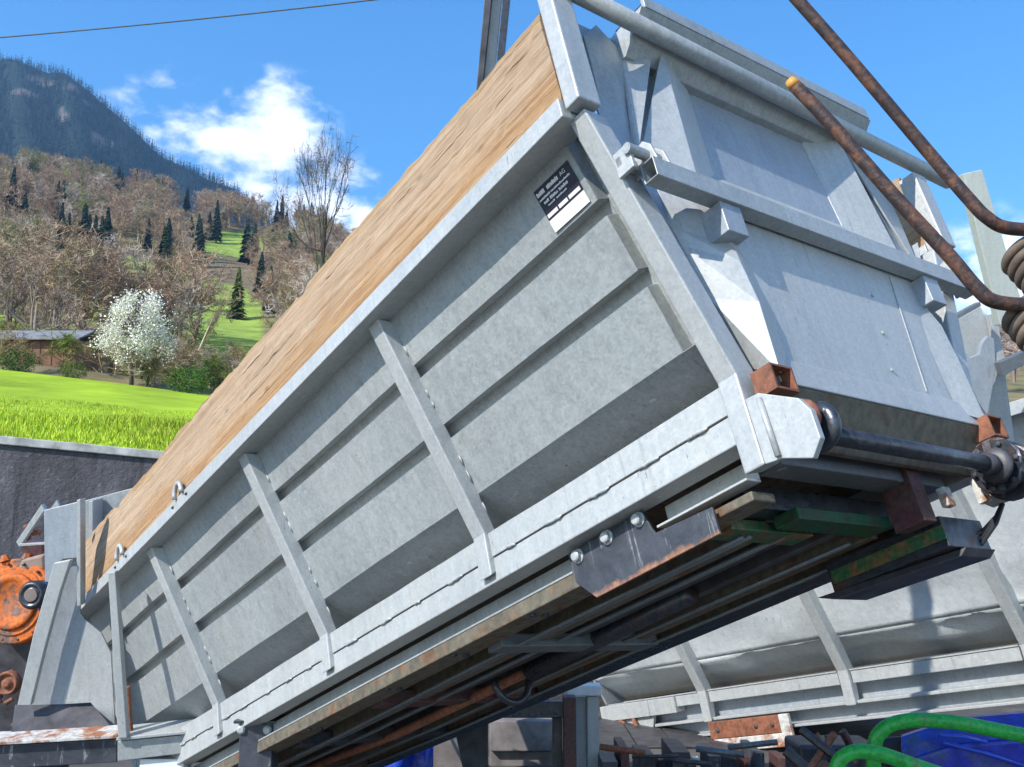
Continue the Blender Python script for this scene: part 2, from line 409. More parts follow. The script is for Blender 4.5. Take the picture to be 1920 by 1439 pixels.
b0 = (len(mp_v)-1)*nx; F += [(b0+i, b0+i+1, b0+nx+i+1, b0+nx+i) for i in range(nx-1)]
mo = np_mesh('mountain', V, F, M_terrain, None, C, True); tag(mo, 'steep forested mountain flank', None, None, 'structure')

# ---- tree prototypes as numpy triangle soups (z up, height 1)
def conifer_proto(seed, n=420, slim=.17):
    r = np.random.default_rng(seed); V = []; F = []; C = []
    for k in range(n):
        h = r.uniform(.06, 1) ** .85; a = r.uniform(0, 2*np.pi); rad = slim * (1 - h) ** .8 * r.uniform(.55, 1.12) + .008
        tip = np.array([math.cos(a) * rad, math.sin(a) * rad, h - .35 * rad - r.uniform(0, .02)])
        root = np.array([0, 0, h + .03]); side = np.array([-math.sin(a), math.cos(a), 0]) * (.016 + .12 * rad)
        b = len(V); mid = root * .35 + tip * .65
        V += [root, mid + side, tip, mid - side + np.array([0, 0, -.012])]; F += [(b, b+1, b+2), (b, b+2, b+3)]
        s = r.uniform(.6, 1.35); C += [s * .8, s, s * 1.1, s]
    return np.array(V), np.array(F), np.array(C)
def bare_proto(seed, twigs=900, spread=.30, up=.35, r0=.013, tw=.0024):
    r = np.random.default_rng(seed); V = []; F = []; C = []
    def seg(a, b, ra, rb, cval, n=4):
        d = b - a; L = np.linalg.norm(d)
        if L < 1e-6: return
        d = d / L; u = np.cross(d, [0.3, .8, .5]); u /= np.linalg.norm(u); v = np.cross(d, u); base = len(V)
        for p, rr in ((a, ra), (b, rb)):
            for k in range(n):
                an = 2*np.pi*k/n; V.append(p + (u*math.cos(an) + v*math.sin(an)) * rr); C.append(cval)
        for k in range(n):
            j = (k+1) % n; F.append((base+k, base+j, base+n+j)); F.append((base+k, base+n+j, base+n+k))
    ends = []
    def grow(p, d, L, ra, depth):
        mid = p + d * L * .5 + r.normal(0, .02 * L, 3); q = p + d * L + r.normal(0, .05 * L, 3)
        seg(p, mid, ra, ra * .85, .8); seg(mid, q, ra * .85, ra * .65, .8)
        ends.append((mid, q, depth, L))
        if depth == 0: return
        for k in range(r.integers(2, 4) + (1 if depth > 2 else 0)):
            nd = d * .75 + r.normal(0, spread, 3) + np.array([0, 0, up * .5]); nd /= np.linalg.norm(nd)
            s = p + (q - p) * r.uniform(.45, 1.0)
            grow(s, nd, L * r.uniform(.55, .8), ra * r.uniform(.45, .65), depth - 1)
    grow(np.array([0., 0., 0.]), np.array([r.normal(0, .04), r.normal(0, .04), 1.0]), .34, r0, 4)
    fine = [e for e in ends if e[2] <= 2]
    for k in range(twigs):
        a, b, dpt, L = fine[r.integers(len(fine))]
        s = a + (b - a) * r.uniform(-.3, 1.1); d = r.normal(0, 1, 3) + np.array([0, 0, .6]); d /= np.linalg.norm(d)
        l = r.uniform(.03, .085); e = s + d * l; wv = np.cross(d, r.normal(0, 1, 3)); wv = wv / np.linalg.norm(wv) * tw
        base = len(V); V += [s - wv, s + wv, e]; F.append((base, base+1, base+2)); cc = r.uniform(.8, 1.3); C += [cc, cc, cc]
    V = np.array(V); V[:, :2] *= 1.0; top = V[:, 2].max(); V /= top
    return V, np.array(F), np.array(C)
CON = [conifer_proto(1), conifer_proto(2, 420, .14), conifer_proto(3, 380, .2)]
BARE = [bare_proto(11), bare_proto(12, 1000, .36, .3), bare_proto(13, 900, .26, .5), bare_proto(14, 1100, .42, .2)]
def soup(items):
    """items: (proto, pos, scale, rot, tint, widen) -> one vertex / face / colour set"""
    VV = []; FF = []; CC = []; base = 0
    for (v, f, c), pos, s, rot, tint, wd in items:
        ca, sa = math.cos(rot), math.sin(rot)
        x = (v[:, 0]*ca - v[:, 1]*sa) * s * wd + pos[0]; y = (v[:, 0]*sa + v[:, 1]*ca) * s * wd + pos[1]; z = v[:, 2]*s + pos[2]
        VV.append(np.stack([x, y, z], 1)); FF.append(f + base); base += len(v)
        cc = np.ones((len(v), 4), np.float32); cc[:, :3] = np.outer(c, np.array(tint)); CC.append(cc)
    return np.concatenate(VV), np.concatenate(FF), np.concatenate(CC)

# mountain forest: far-off wood, one mass
tiny = conifer_proto(8, 34, .17); tiny2 = conifer_proto(9, 30, .14)
it = []
r = np.random.default_rng(21)
while len(it) < 7600:
    px = r.uniform(-140, 640); v = r.uniform(0, 1) ** .7
    p = mpos(px, v); py = 640 * (1 - v) ** 1.2 + m_crest(px) * (1 - (1 - v) ** 1.2)
    if py > g_crest(px) + 25 or rock(px, py): continue
    s = r.uniform(9, 19); k = r.uniform(.75, 1.25); 
    if r.uniform() < .10: tint = (.075 * k, .07 * k, .05 * k)
    else: tint = (.024 * k, .046 * k, .028 * k)
    it.append(((tiny, tiny2)[r.integers(2)], (p.x, p.y, p.z - 2), s, r.uniform(0, 6.3), tint, 1.15))
V, F, C = soup(it); mf = np_mesh('mountain_forest', V, F, M_leaf, None, C); tag(mf, 'dark conifer forest covering the mountain flank', 'forest', None, 'stuff')

CONIFERS = [
    (150, 548, 165, 0, (.016, .038, .026), 'tallest dark conifer above the shed roof'),
    (188, 545, 130, 2, (.018, .042, .028), 'broad dark conifer right beside the tallest one'),
    (303, 545, 120, 1, (.030, .050, .020), 'slender conifer standing right of the upper meadow'),
    (277, 470, 62, 1, (.022, .045, .028), 'small conifer at the top corner of the upper meadow'),
    (405, 455, 80, 1, (.020, .042, .028), 'narrow dark conifer high on the slope among brown trees'),
    (372, 500, 90, 0, (.028, .050, .026), 'mid green conifer between the two meadows'),
    (528, 428, 64, 1, (.018, .040, .030), 'small dark conifer near the ridge left of the tall bare tree'),
    (445, 600, 100, 2, (.10, .13, .025), 'yellow green conifer right of the leaning birch'),
    (20, 410, 98, 1, (.022, .045, .026), 'slim conifer at the left edge of the picture high on the slope'),
    (112, 470, 90, 1, (.020, .040, .026), 'slim dark conifer left of the tallest conifer'),
    (228, 330, 48, 2, (.018, .045, .026), 'conifer on the skyline of the brown wood against the mountain'),
    (350, 392, 48, 0, (.03, .055, .03), 'greenish conifer below the foot of the mountain ridge')]
# hillside wood: bare broadleaved trees reading as one mass
it = []; r = np.random.default_rng(31); tries = 0
while len(it) < 760 and tries < 12000:
    tries += 1
    px = r.uniform(-120, 760); Y = r.uniform(96, 385) if r.uniform() < .75 else r.uniform(300, 395)
    py = row_at(px, Y)
    if in_meadow(px, py, 1.15) or in_meadow(px, py - 25, .95): continue
    if (in_meadow(px, py - 60, .85) or in_meadow(px, py - 95, .7)) and r.uniform() < .8: continue
    if any(abs(px - c[0]) < 20 + c[2] * .10 and c[1] - 4 < py < c[1] + 75 for c in CONIFERS): continue
    p = tpos(px, Y); s = r.uniform(8, 14) * (1.0 if Y < 250 else 1.15); k = r.uniform(.8, 1.25); q = r.uniform()
    if q < .60: tint = (.36 * k, .255 * k, .175 * k)
    elif q < .80: tint = (.33 * k, .27 * k, .16 * k)
    elif q < .9: tint = (.22 * k, .23 * k, .08 * k)
    else: tint = (.48 * k, .40 * k, .34 * k)
    it.append((BARE[r.integers(4)], (p.x, p.y, p.z - .6), s, r.uniform(0, 6.3), tint, r.uniform(1.1, 1.6)))
for (a_, b_, n_, sx_, sy_) in ((165, 520, 13, 26, 24), (40, 395, 7, 34, 18), (315, 505, 5, 10, 22), (405, 445, 4, 10, 12), (375, 480, 5, 10, 16), (215, 352, 6, 20, 8), (290, 372, 6, 22, 8), (130, 420, 5, 18, 14), (470, 470, 5, 24, 16), (560, 440, 6, 30, 12), (520, 520, 6, 30, 26), (0, 480, 4, 20, 14)):
    for _ in range(n_):
        px = a_ + r.normal(0, sx_); py = b_ + r.normal(0, sy_); Y = Y_for(px, py); p = tpos(px, Y); k = r.uniform(.8, 1.3)
        if in_meadow(px, py, 1.0): continue
        it.append((CON[r.integers(3)], (p.x, p.y, p.z - .5), r.uniform(8, 15), r.uniform(0, 6.3), (.020 * k, .042 * k, .026 * k), 1.25))
for _ in range(90):                          # wooded slope seen past the right-hand end of the bodies
    px = r.uniform(1700, 2150); Y = r.uniform(90, 330); p = tpos(px, Y); k = r.uniform(.8, 1.25); q = r.uniform()
    it.append((BARE[r.integers(4)], (p.x, p.y, p.z - .6), r.uniform(7, 12), r.uniform(0, 6.3), (.38 * k, .29 * k, .25 * k) if q < .7 else (.62 * k, .58 * k, .54 * k), r.uniform(1.2, 1.7)))
V, F, C = soup(it); hw = np_mesh('hillside_wood', V, F, M_leaf, None, C); tag(hw, 'leafless brown wood covering the hillside', 'wood', None, 'stuff')
# low scrub along the edge of the wood
it = []; r = np.random.default_rng(41)
while len(it) < 150:
    px = r.uniform(-60, 520); Y = r.uniform(62, 100)
    py = row_at(px, Y); p = tpos(px, Y); k = r.uniform(.8, 1.3); q = r.uniform()
    tint = (.32 * k, .24 * k, .13 * k) if q < .55 else ((.20 * k, .24 * k, .05 * k) if q < .85 else (.42 * k, .34 * k, .27 * k))
    it.append((BARE[r.integers(4)], (p.x, p.y, p.z - .5), r.uniform(2.0, 4.0), r.uniform(0, 6.3), tint, r.uniform(1.5, 2.4)))
V, F, C = soup(it); sb = np_mesh('scrub', V, F, M_leaf, None, C); tag(sb, 'tangled scrub and brush along the upper field edge', 'scrub', None, 'stuff')

# trees one can tell apart
def single_tree(name, proto, px, Y, s, tint, label, cat='tree', wd=1.0, trunk=True, rot=0.0, lean=None, trunk_r=None, trunk_tint=(.06, .045, .035), trunk_h=.55, zoff=-.4):
    p = tpos(px, Y); root = empty(name, label, cat, Matrix.Translation(p))
    V, F, C = soup([(proto, (0, 0, zoff), s, rot, tint, wd)])
    if lean is not None: V[:, 0] += V[:, 2] * lean[0]; V[:, 1] += V[:, 2] * lean[1]
    np_mesh('crown', V, F, M_leaf, root, C)
    if trunk:
        tr = trunk_r or s * .016; mbt = MB(); L = lean or (0, 0); pts = [(L[0]*h*s, L[1]*h*s, zoff + h*s) for h in (0, .15, .3, trunk_h)]
        mbt.tube(pts, [tr * 1.3, tr, tr * .85, tr * .4], 7)
        me = mbt.build('trunk', plain(name + '_bark', trunk_tint, .9, 0, .4, 2.0), root, smooth=True)
    return root
for i, (px, py, hpx, proto, tint, lab) in enumerate(CONIFERS):
    Y = Y_for(px, py); D = Y * (CT + terr_e(px, Y) * ST)
    single_tree('conifer', CON[proto], px, Y, hpx / FPX * D * 1.05, tint, lab, 'tree', 1.25, True, i * 1.3)
def bare_tall(seed, forks):     # tall open tree with two or three leaders
    r = np.random.default_rng(seed); Vs = []; Fs = []; Cs = []; base = 0
    for (x, y, z0, lx, ly, s) in forks:
        v, f, c = bare_proto(seed + int(s * 100), 900, .34, .6, .0065, .0009)
        v = v * s; v = v + np.outer(v[:, 2], np.array([lx, ly, 0])) + np.array([x, y, z0]); Vs.append(v); Fs.append(f + base); Cs.append(c * .7); base += len(v)
    return np.concatenate(Vs), np.concatenate(Fs), np.concatenate(Cs)
TALL = bare_tall(5, [(0, 0, .30, .13, 0, .70), (.0, 0, .34, -.20, .05, .58), (.0, 0, .40, -.03, 0, .60)])
p_ = 595; Yt = 62.0; Dt = Yt * 1.05
single_tree('bare_tree', TALL, p_, Yt, 575 / FPX * Dt, (.13, .105, .08), 'tall bare forked tree standing against the white cloud', 'tree', .44, True, .3, None, .12, (.07, .058, .045), .66)
single_tree('bare_tree', BARE[0], 60, 74, 9.2, (.33, .26, .19), 'large pale bare tree over the shed at the left', 'tree', 1.1, True, 1.0, None, .16, (.22, .18, .13))
single_tree('bare_tree', BARE[2], 95, 80, 8.6, (.28, .22, .17), 'bare tree with pale trunk just right of the shed ridge', 'tree', 1.0, True, 2.0, None, .13, (.25, .21, .15))
single_tree('bare_tree', BARE[1], 15, 82, 9.8, (.24, .18, .14), 'brown bare tree at the left edge behind the shed', 'tree', 1.1, True, .4, None, .13)
single_tree('bare_tree', BARE[3], 325, 96, 7.0, (.24, .22, .14), 'rounded greenish bare tree right of the white blossom tree', 'tree', 1.0, True, .9, None, .1)
single_tree('birch', BARE[2], 347, 84, 8.4, (.30, .26, .14), 'leaning birch with a bright yellowish stem on the lower meadow', 'tree', .5, True, .9, (.38, 0.0), .10, (.48, .42, .26), .7)
# cherry in blossom
def blossom(seed, n=14000):
    r = np.random.default_rng(seed); V = []; F = []; C = []
    cl = [(r.normal(0, .17), r.normal(0, .17), .56 + r.normal(0, .17), r.uniform(.05, .11)) for _ in range(80)]
    for k in range(n):
        x, y, z, s = cl[r.integers(len(cl))]
        p = np.array([x, y, z]) + r.normal(0, s * .6, 3)
        if p[2] < .2 or p[0]**2 + p[1]**2 > .17 or p[2] > 1.0: continue
        a = r.normal(0, 1, 3); a /= np.linalg.norm(a); b = np.cross(a, r.normal(0, 1, 3)); b /= np.linalg.norm(b); q = r.uniform(.005, .011)
        i = len(V); V += [p - a*q, p + b*q, p + a*q, p - b*q]; F += [(i, i+1, i+2), (i, i+2, i+3)]; c = r.uniform(.75, 1.1); C += [c] * 4
    return np.array(V), np.array(F), np.array(C)
ch = single_tree('cherry_tree', BARE[3], 246, 63, 6.0, (.10, .08, .06), 'white blossoming cherry tree at the upper edge of the field', 'tree', .9, True, .5, None, .12, (.045, .035, .03), .6)
V, F, C = soup([(blossom(4), (0, 0, -.3), 6.4, 0, (.84, .81, .72), 1.02)]); np_mesh('blossom', V, F, M_leaf, ch, C)
def leafball(seed, n=2600):
    r = np.random.default_rng(seed); V = []; F = []; C = []
    for k in range(n):
        d = r.normal(0, 1, 3); d /= np.linalg.norm(d); p = d * (r.uniform(.3, 1) ** .5) * np.array([.6, .6, .5]) * (1 + .35 * math.sin(5 * d[0] + 4 * d[2] + seed) * math.cos(7 * d[1] + seed) + r.normal(0, .12)); p[2] += .45
        a = r.normal(0, 1, 3); a /= np.linalg.norm(a); b = np.cross(a, r.normal(0, 1, 3)); b /= np.linalg.norm(b); q = r.uniform(.012, .03)
        i = len(V); V += [p - a*q, p + b*q, p + a*q, p - b*q]; F += [(i, i+1, i+2), (i, i+2, i+3)]; c = r.uniform(.6, 1.4); C += [c] * 4
    return np.array(V), np.array(F), np.array(C)
for i, (px, Y, s, tint, lab) in enumerate([(350, 61, 1.9, (.07, .15, .02), 'leafy green bush right of the cherry at the field edge'), (30, 62, 1.6, (.07, .12, .02), 'green bush at the left edge below the shed'),
    (135, 62, 1.2, (.10, .14, .03), 'small olive bush between the shed and the cherry'), (440, 66, 2.2, (.16, .15, .04), 'olive bush rising just behind the timber board')]):
    single_tree('bush', leafball(50 + i), px, Y, s, tint, lab, 'bush', 1.2, False, i, zoff=-.1)

# shed half hidden behind the scrub
S = empty('shed', 'low brown shed with a grey roof behind the scrub', 'shed', Matrix.Translation(tpos(75, 70)))
M_shedwall = plain('brown_boarding', (.20, .10, .055), .85, 0, .35, 2.0); M_shedroof = plain('weathered_grey_roofing', (.20, .20, .21), .8, 0, .3, 1.5)
w_ = MB(); w_.box((-4.2, -1.5, -.4), (3.0, 2.5, 1.9)); w_.build('wall', M_shedwall, S)
rf = MB(); rf.prism([(-4.6, -2.0, 1.85), (-4.6, .5, 2.9), (-4.6, 3.0, 1.85), (-4.6, 3.0, 1.75), (-4.6, .5, 2.78), (-4.6, -2.0, 1.75)], (8.0, 0, 0)); rf.build('roof', M_shedroof, S)
for k in range(9):
    MB().box((-4.1 + k * .8, -1.54, -.3), (-4.1 + k * .8 + .72, -1.505, 1.74)).build('board', M_shedwall, S)

# retaining wall with coping
def wp(s, z): q = WALL_A + WALL_DIR * s; return Vector((q[0], q[1], z))
nrm = Vector((-WALL_DIR[1], WALL_DIR[0], 0))
t = MT('dark_stained_concrete'); o_ = t.coord(); n1 = t.noise(t.coord((1, 1, .35)), 1.2, 8, .68, .6); n2 = t.noise(o_, 14, 6, .7, .4)
wc = t.ramp(n1, [(.3, (.055, .053, .058)), (.5, (.115, .11, .12)), (.72, (.21, .20, .21))])
wc = t.mix(wc, (.28, .27, .25), t.ramp(n2, [(.58, 0.0), (.70, .6)])); wc = t.mix(wc, (.035, .033, .036), t.ramp(t.noise(t.coord((6, 6, .35)), 1.2, 6, .65), [(.55, 0.0), (.70, .8)])); wc = t.mix(wc, (.20, .19, .17), t.ramp(t.noise(t.coord((.6, .6, 22)), 1.5, 5, .7), [(.60, 0.0), (.68, .5)])); t.bump(n2, 1.0, .06); M_wall = t.set(wc, .95)
M_coping = plain('pale_weathered_coping', (.40, .39, .36), .9, 0, .5, 4.0, .6)
RW = empty('retaining_wall', 'dark stained concrete retaining wall below the grass field', 'wall', Matrix.Translation(wp(0, 0)))
def loc(p): return Vector(p) - wp(0, 0)
seglen = 2.6
for k in range(-4, 9):
    a, b = wp(k * seglen, -.2), wp((k + 1) * seglen - .012, -.2)
    z = WALL_Z - .12 + random.uniform(-.015, .015) + WALL_SL * k * seglen; zq = z + WALL_SL * seglen
    MB().prism([loc(a), loc(b), loc((b.x, b.y, zq)), loc((a.x, a.y, z))], nrm * .4).build('panel', M_wall, RW)
    c0 = wp(k * seglen, 0); c1 = wp((k + 1) * seglen - .02, 0); o2 = nrm * -.05
    MB().prism([loc((c0.x + o2.x, c0.y + o2.y, z + .003)), loc((c1.x + o2.x, c1.y + o2.y, zq + .003)), loc((c1.x + o2.x, c1.y + o2.y, zq + .12)), loc((c0.x + o2.x, c0.y + o2.y, z + .12))], nrm * .5).build('coping', M_coping, RW, .012)
# bank between wall and field
bk = []
for k in range(-5, 8):
    a = wp(k * seglen, WALL_Z - .03 + WALL_SL * k * seglen) + nrm * .3; bk.append(a)
V = [tuple(a) for a in bk]; 
far = [tpos(-300 + 60 * i, 17.6) for i in range(len(bk))]
G = []
for i, a in enumerate(bk):
    tgt = None
    # meet the hillside sheet a little further back
    d = Vector((a.x, a.y, 0)); px = 960 + FPX * (a.x / a.y) / 1.02
    Y = max(20.0, a.y + 4.5); q = tpos(px - 12, Y); V.append((q.x, q.y, q.z - .02))
n = len(bk); F = [(i, i+1, n+i+1, n+i) for i in range(n-1)]
fb = np_mesh('grass_bank', V, F, M_terrain, None, [(.30, .42, .018, 1)] * len(V), True); tag(fb, 'grass strip behind the top of the retaining wall', None, None, 'structure')
# grass blades
r = np.random.default_rng(61); V = []; F = []; C = []
for k in range(52000):
    px = r.uniform(-60, 420); u = r.uniform() ** 1.6
    if k < 20000:
        s = r.uniform(-2.5, 7); wz = WALL_Z - .03 + WALL_SL * s; a = wp(s, wz) + nrm * r.uniform(.3, 4.5); x, y, z = a.x, a.y, a.z + .02
        pxx = 960 + FPX * (x / y) / 1.02; Yq = max(20.0, y + 4.5)
        q = tpos(pxx, Yq); f_ = min(1, (Vector((x, y, 0)) - Vector((wp(s, 0) + nrm * .3).to_tuple())).length / 4.6); z = wz * (1 - f_) + q.z * f_
    else:
        Y = 18 + 26 * u; q = tpos(px, Y); x, y, z = q.x, q.y, q.z
    h = r.uniform(.03, .11) * (1 + .6 * math.sin(x * 1.3) * math.sin(y * .9)); a = r.uniform(0, 6.3); wd = r.uniform(.006, .014) * (1 + y * .02); lx, ly = r.normal(0, .35, 2) * h
    b = len(V); V += [(x - math.cos(a)*wd, y - math.sin(a)*wd, z - .03), (x + math.cos(a)*wd, y + math.sin(a)*wd, z - .03), (x + lx, y + ly, z + h)]; F.append((b, b+1, b+2))
    k_ = r.uniform(.70, 1.3) * (1 + .22 * math.sin(x * .7 + 2 * math.sin(y * .4))); c = (.30 * k_, .41 * k_, .022 * k_, 1) if r.uniform() < .85 else (.46 * k_, .48 * k_, .07 * k_, 1); C += [c, c, c]
gb = np_mesh('grass', V, F, M_grass, None, C); tag(gb, 'fresh green grass blades of the field', 'grass', None, 'stuff')


# ------------------------------------------------------------------ tipper bodies (x to the rear, y to the far side, z up from the side fold)
R1 = Matrix(((.5837, .7925, -.1767), (-.7341, .6081, .3022), (.3470, -.0466, .9367)))
B1 = Matrix.Translation((.7321, 4.0855, .8022 + CAMH)) @ R1.to_4x4()
YC = .9                      # centre line of the body
SLN = .392                   # outward lean of the side sheets
def wy(z, p=0.0): return -SLN * z - p
def px_local(px, py, B, axis, val):
    """point of a body plane (local axis = val) that lies on the sight line of a photo pixel"""
    Mi = B.inverted(); o = Mi @ Vector((0, 0, CAMH)); d = (Mi @ at(px, py, 1.0)) - o
    return o + d * ((val - o[axis]) / d[axis])
L1 = lambda px, py, x: px_local(px, py, B1, 0, x)

def side_profile(ztop):
    g = .070; iy, iz = .931 * g, .365 * g
    P = [(wy(ztop), ztop)]
    for u, l in ((.695, .619), (.370, .292)):
        P += [(wy(u), u), (wy(u - .004) + iy, u - .004 + iz), (wy(l + .004) + iy, l + .004 + iz), (wy(l), l)]
    P += [(0, 0), (.34, -.20)]
    return P
def both(parent, name, mb, mat, **k):
    mb.build(name, mat, parent, **k); mb.mirror_y(YC).build(name, mat, parent, **k)

T = empty('tipper_body', 'large galvanised tipper body tilted up with its tailgate end nearest', 'tipper body', B1)
XF = -6.75
# side sheets
sp = side_profile(1.0); xs = [XF + (-.052 - XF) * i / 60 for i in range(61)]
rr_ = random.Random(2)
mbs = MB(); rings = []
for x in xs:
    rings.append([(x, y + .004 * math.sin(x * 3.1 + z * 5) + rr_.uniform(-.0012, .0012), z) for y, z in sp])
mbs.loft(rings, False, False)
# closed end of the pressed panel, then the recessed strip beside the corner post
ep = MB(); ep.loft([[(x, y + dy, z + dz) for y, z in sp] for x, dy, dz in ((-.052, 0, 0), (-.046, .068, .026))], False, False)
both(T, 'side_sheet', mbs, M_galv, solid=.006)
both(T, 'panel_end', ep, M_galv, solid=.003)
es = MB(); es.loft([[(x, wy(z) + .066, z + .024) for z in (1.0, .6, .3, 0.0)] + [(x, .36, -.19)] for x in (-.05, .10)], False, False)
both(T, 'end_strip', es, M_galv, solid=.004)
lf = MB(); lf.loft([[(x, 0.0, 0.0), (x, .34, -.20)] for x in (-.053, .07)], False, False)
both(T, 'fold_end', lf, M_galv, solid=.004)
# ribs: channel section, leaning above, plumb below
def rib_mb(x0, wdt=.10, ztop=.945, zb=-.432, p=.09):
    poly = [(x0, wy(ztop, p), ztop), (x0, -.006, -.214), (x0, -.006, zb), (x0, .05, zb + .03), (x0, .075, -.212), (x0, .014, -.03), (x0, .010, -.002), (x0, wy(ztop) + .01, ztop)]
    return MB().prism(poly, (wdt, 0, 0))
for k, x0 in enumerate((-1.648, -3.338, -5.035)):
    for s in (0, 1):
        m = rib_mb(x0)
        if s: m = m.mirror_y(YC)
        rb_o = m.build('rib', M_galvb, T, .007)
        if s == 0:
            for z in (.80, .56, .49, .20, .12, -.05):
                L_ = rr_.uniform(.03, .07); y = wy(z) - .006
                MB().tube([(x0 + .103, y, z), (x0 + .106, wy(z - L_ / 2) - .008, z - L_ / 2), (x0 + .103, wy(z - L_) - .006, z - L_)], [.004, .006, .003], 6).build('weld_bead', M_galv, rb_o, 0, True)
# rear corner posts
post = [(.064, wy(.95, .09), .95), (.064, -.006, -.214), (.064, -.006, -.60), (.064, .10, -.58), (.064, .12, -.20), (.064, .035, 0), (.064, wy(.95) + .03, .95)]
both(T, 'rear_post', MB().prism(post, (.10, 0, 0)), M_galvb, bevel=.008)
# front corner post
both(T, 'front_post', MB().prism([(XF - .06,) + p[1:] for p in [(0, wy(.95, .05), .95), (0, .01, -.214), (0, .01, -.45), (0, .1, -.45), (0, .1, -.2), (0, wy(.95) + .03, .95)]], (.09, 0, 0)), M_galvb, bevel=.006)
# top rails
rail = [(-.53, .933), (-.53, 1.032), (-.40, 1.032), (-.40, .985), (-.365, .955)]
both(T, 'top_rail', MB().prism([(XF - .02, y, z) for y, z in rail], (.12 - XF, 0, 0)), M_galvb, bevel=.005)
# lower beam in two strips with welded seam
bu = MB(); xs = [XF + (.05 - XF) * i / 24 for i in range(25)]
bu.loft([[(x, .022, -.335), (x, .018 + rr_.uniform(-.002, .002), -.216 + rr_.uniform(-.003, .003)), (x, .10, -.213), (x, .10, -.335)] for x in xs])
both(T, 'sill_strip', bu, M_galvb)
both(T, 'sill_beam', MB().box((XF, .026, -.462), (.085, .16, -.3425)), M_galvb, bevel=.006)
x = XF + .2
while x < 0:
    L_ = rr_.uniform(.06, .16)
    pts = [(x + L_ * i / 6, .020 - rr_.uniform(0, .004), -.339 + rr_.uniform(-.004, .004)) for i in range(7)]
    MB().tube(pts, [.004, .008, .009, .008, .009, .008, .004], 6).build('weld_bead', M_galvb, T, 0, True)
    x += L_ + rr_.uniform(.12, .30)
# floor, front wall, inner lining
MB().box((XF, .16, -.30), (.10, 1.64, -.262)).build('floor', M_brownsteel, T)
MB().prism([(XF - .03, .0, -.2), (XF - .03, 1.8, -.2), (XF - .03, 1.8 - wy(1.0), 1.0), (XF - .03, wy(1.0), 1.0)], (.025, 0, 0)).build('front_wall', M_galv, T)
# lashing rings on the top rail
for (px, py) in ((336, 930), (226, 1050)):
    c = px_local(px, py, B1, 1, -.535)
    pts = [(c.x + .066 * math.cos(a), -.545, 1.02 + .092 * math.sin(a)) for a in [math.pi * i / 12 for i in range(13)]]
    MB().tube(pts, .017, 8).build('lashing_ring', M_galvb, T, 0, True)
    MB().tube([(c.x + .11, -.535, .985), (c.x + .13, -.535, .985)], .008, 6).build('bolt', M_dark, T)
    MB().tube([(c.x - .12, -.535, .985), (c.x - .14, -.535, .985)], .008, 6).build('bolt', M_dark, T)
# stakes that hold the timber at the rear
MB().box((.108, -.512, .965), (.196, -.385, 2.05)).build('stake', M_galvb, T, .008)
MB().box((.108, 2.185, .965), (.215, 2.312, 1.47)).build('stake', M_galvb, T, .008)
# data plate on the side sheet
def wall_pt(px, py, p=0.0):
    Mi = B1.inverted(); o = Mi @ Vector((0, 0, CAMH)); d = (Mi @ at(px, py, 1.0)) - o
    s_ = (-p - (o.y + SLN * o.z)) / (d.y + SLN * d.z); return o + d * s_
NW = Vector((0, -.931, -.365))
def wquad(x0, x1, s0, s1, off, th, name, mat, parent):
    # rectangle on the side sheet: x range, z range
    a = [Vector((x, wy(z), z)) + NW * off for x, z in ((x0, s0), (x1, s0), (x1, s1), (x0, s1))]
    return MB().prism(a, NW * th).build(name, mat, parent)
dp = wquad(-.325, -.085, .765, .905, .007, .002, 'data_plate', M_sticker, T)
wquad(-.325, -.085, .708, .763, .007, .002, 'white_panel', M_print, dp)
def wtext(txt, x0, z, size, squeeze=1.0):
    cu = bpy.data.curves.new('lettering', 'FONT'); cu.body = txt; cu.size = size; cu.extrude = .0006
    o = bpy.data.objects.new('lettering', cu); COL.objects.link(o)
    me = bpy.data.meshes.new_from_object(o); bpy.data.objects.remove(o)
    w_ = max(v.co.x for v in me.vertices) or 1
    for v in me.vertices:
        p = Vector((x0 + v.co.x * squeeze, 0, 0)) + Vector((0, -.365, .931)) * v.co.y
        zz = z; v.co = Vector((p.x, wy(zz) + p.y, zz + p.z)) + NW * (.0098 + v.co.z)
    me.materials.append(M_print); ob = bpy.data.objects.new('lettering', me); link(ob, dp)
rw = random.Random(6)
for z, hgt, words in ((.872, .020, ((-.318, -.262), (-.258, -.254), (-.248, -.168))), (.852, .009, ((-.318, -.245), (-.238, -.105))), (.831, .013, ((-.300, -.265), (-.258, -.205), (-.195, -.135))), (.814, .008, ((-.285, -.235), (-.228, -.155)))):
    for a_, b_ in words:          # strokes too small to read
        x = a_
        while x < b_ - .004:
            wq = rw.uniform(.005, .010); wquad(x, min(x + wq, b_), z, z + hgt * rw.uniform(.6, 1.0), .0092, .0008, 'print_stroke', M_print, dp); x += wq + .0018
wtext('AG', -.155, .874, .026, 1.0)
for z, cells in ((.777, ((-.318, -.25), (-.24, -.18), (-.17, -.095))),):
    for a, b in cells: wquad(a, b, z - .004, z + .012, .0092, .0008, 'entry_field', M_print, dp)

# ---- tailgate
G = MB()
def ylft(z): return max(wy(z) + .03, -.28)
st = [(-.13, .09), (.3, .09), (.7, .085), (1.2, .07), (1.5, .055), (1.66, .045)]
G.loft([[(x, ylft(z), z), (x, .1 + .25 * (z < 0), z), (x, .9, z), (x, 1.7 - .25 * (z < 0), z), (x, 1.8 - ylft(z), z)] for z, x in st], False, False)
TG = G.build('tailgate', M_galvi, T, 0, False, .008)
def tgpoly(pix, x, th, name, mat=M_galvb, bevel=.004):
    P = [L1(a, b, x) for a, b in pix]; m = MB().prism(P, (th, 0, 0)); m.build(name, mat, TG, bevel); m.mirror_y(YC).build(name, mat, TG, bevel)
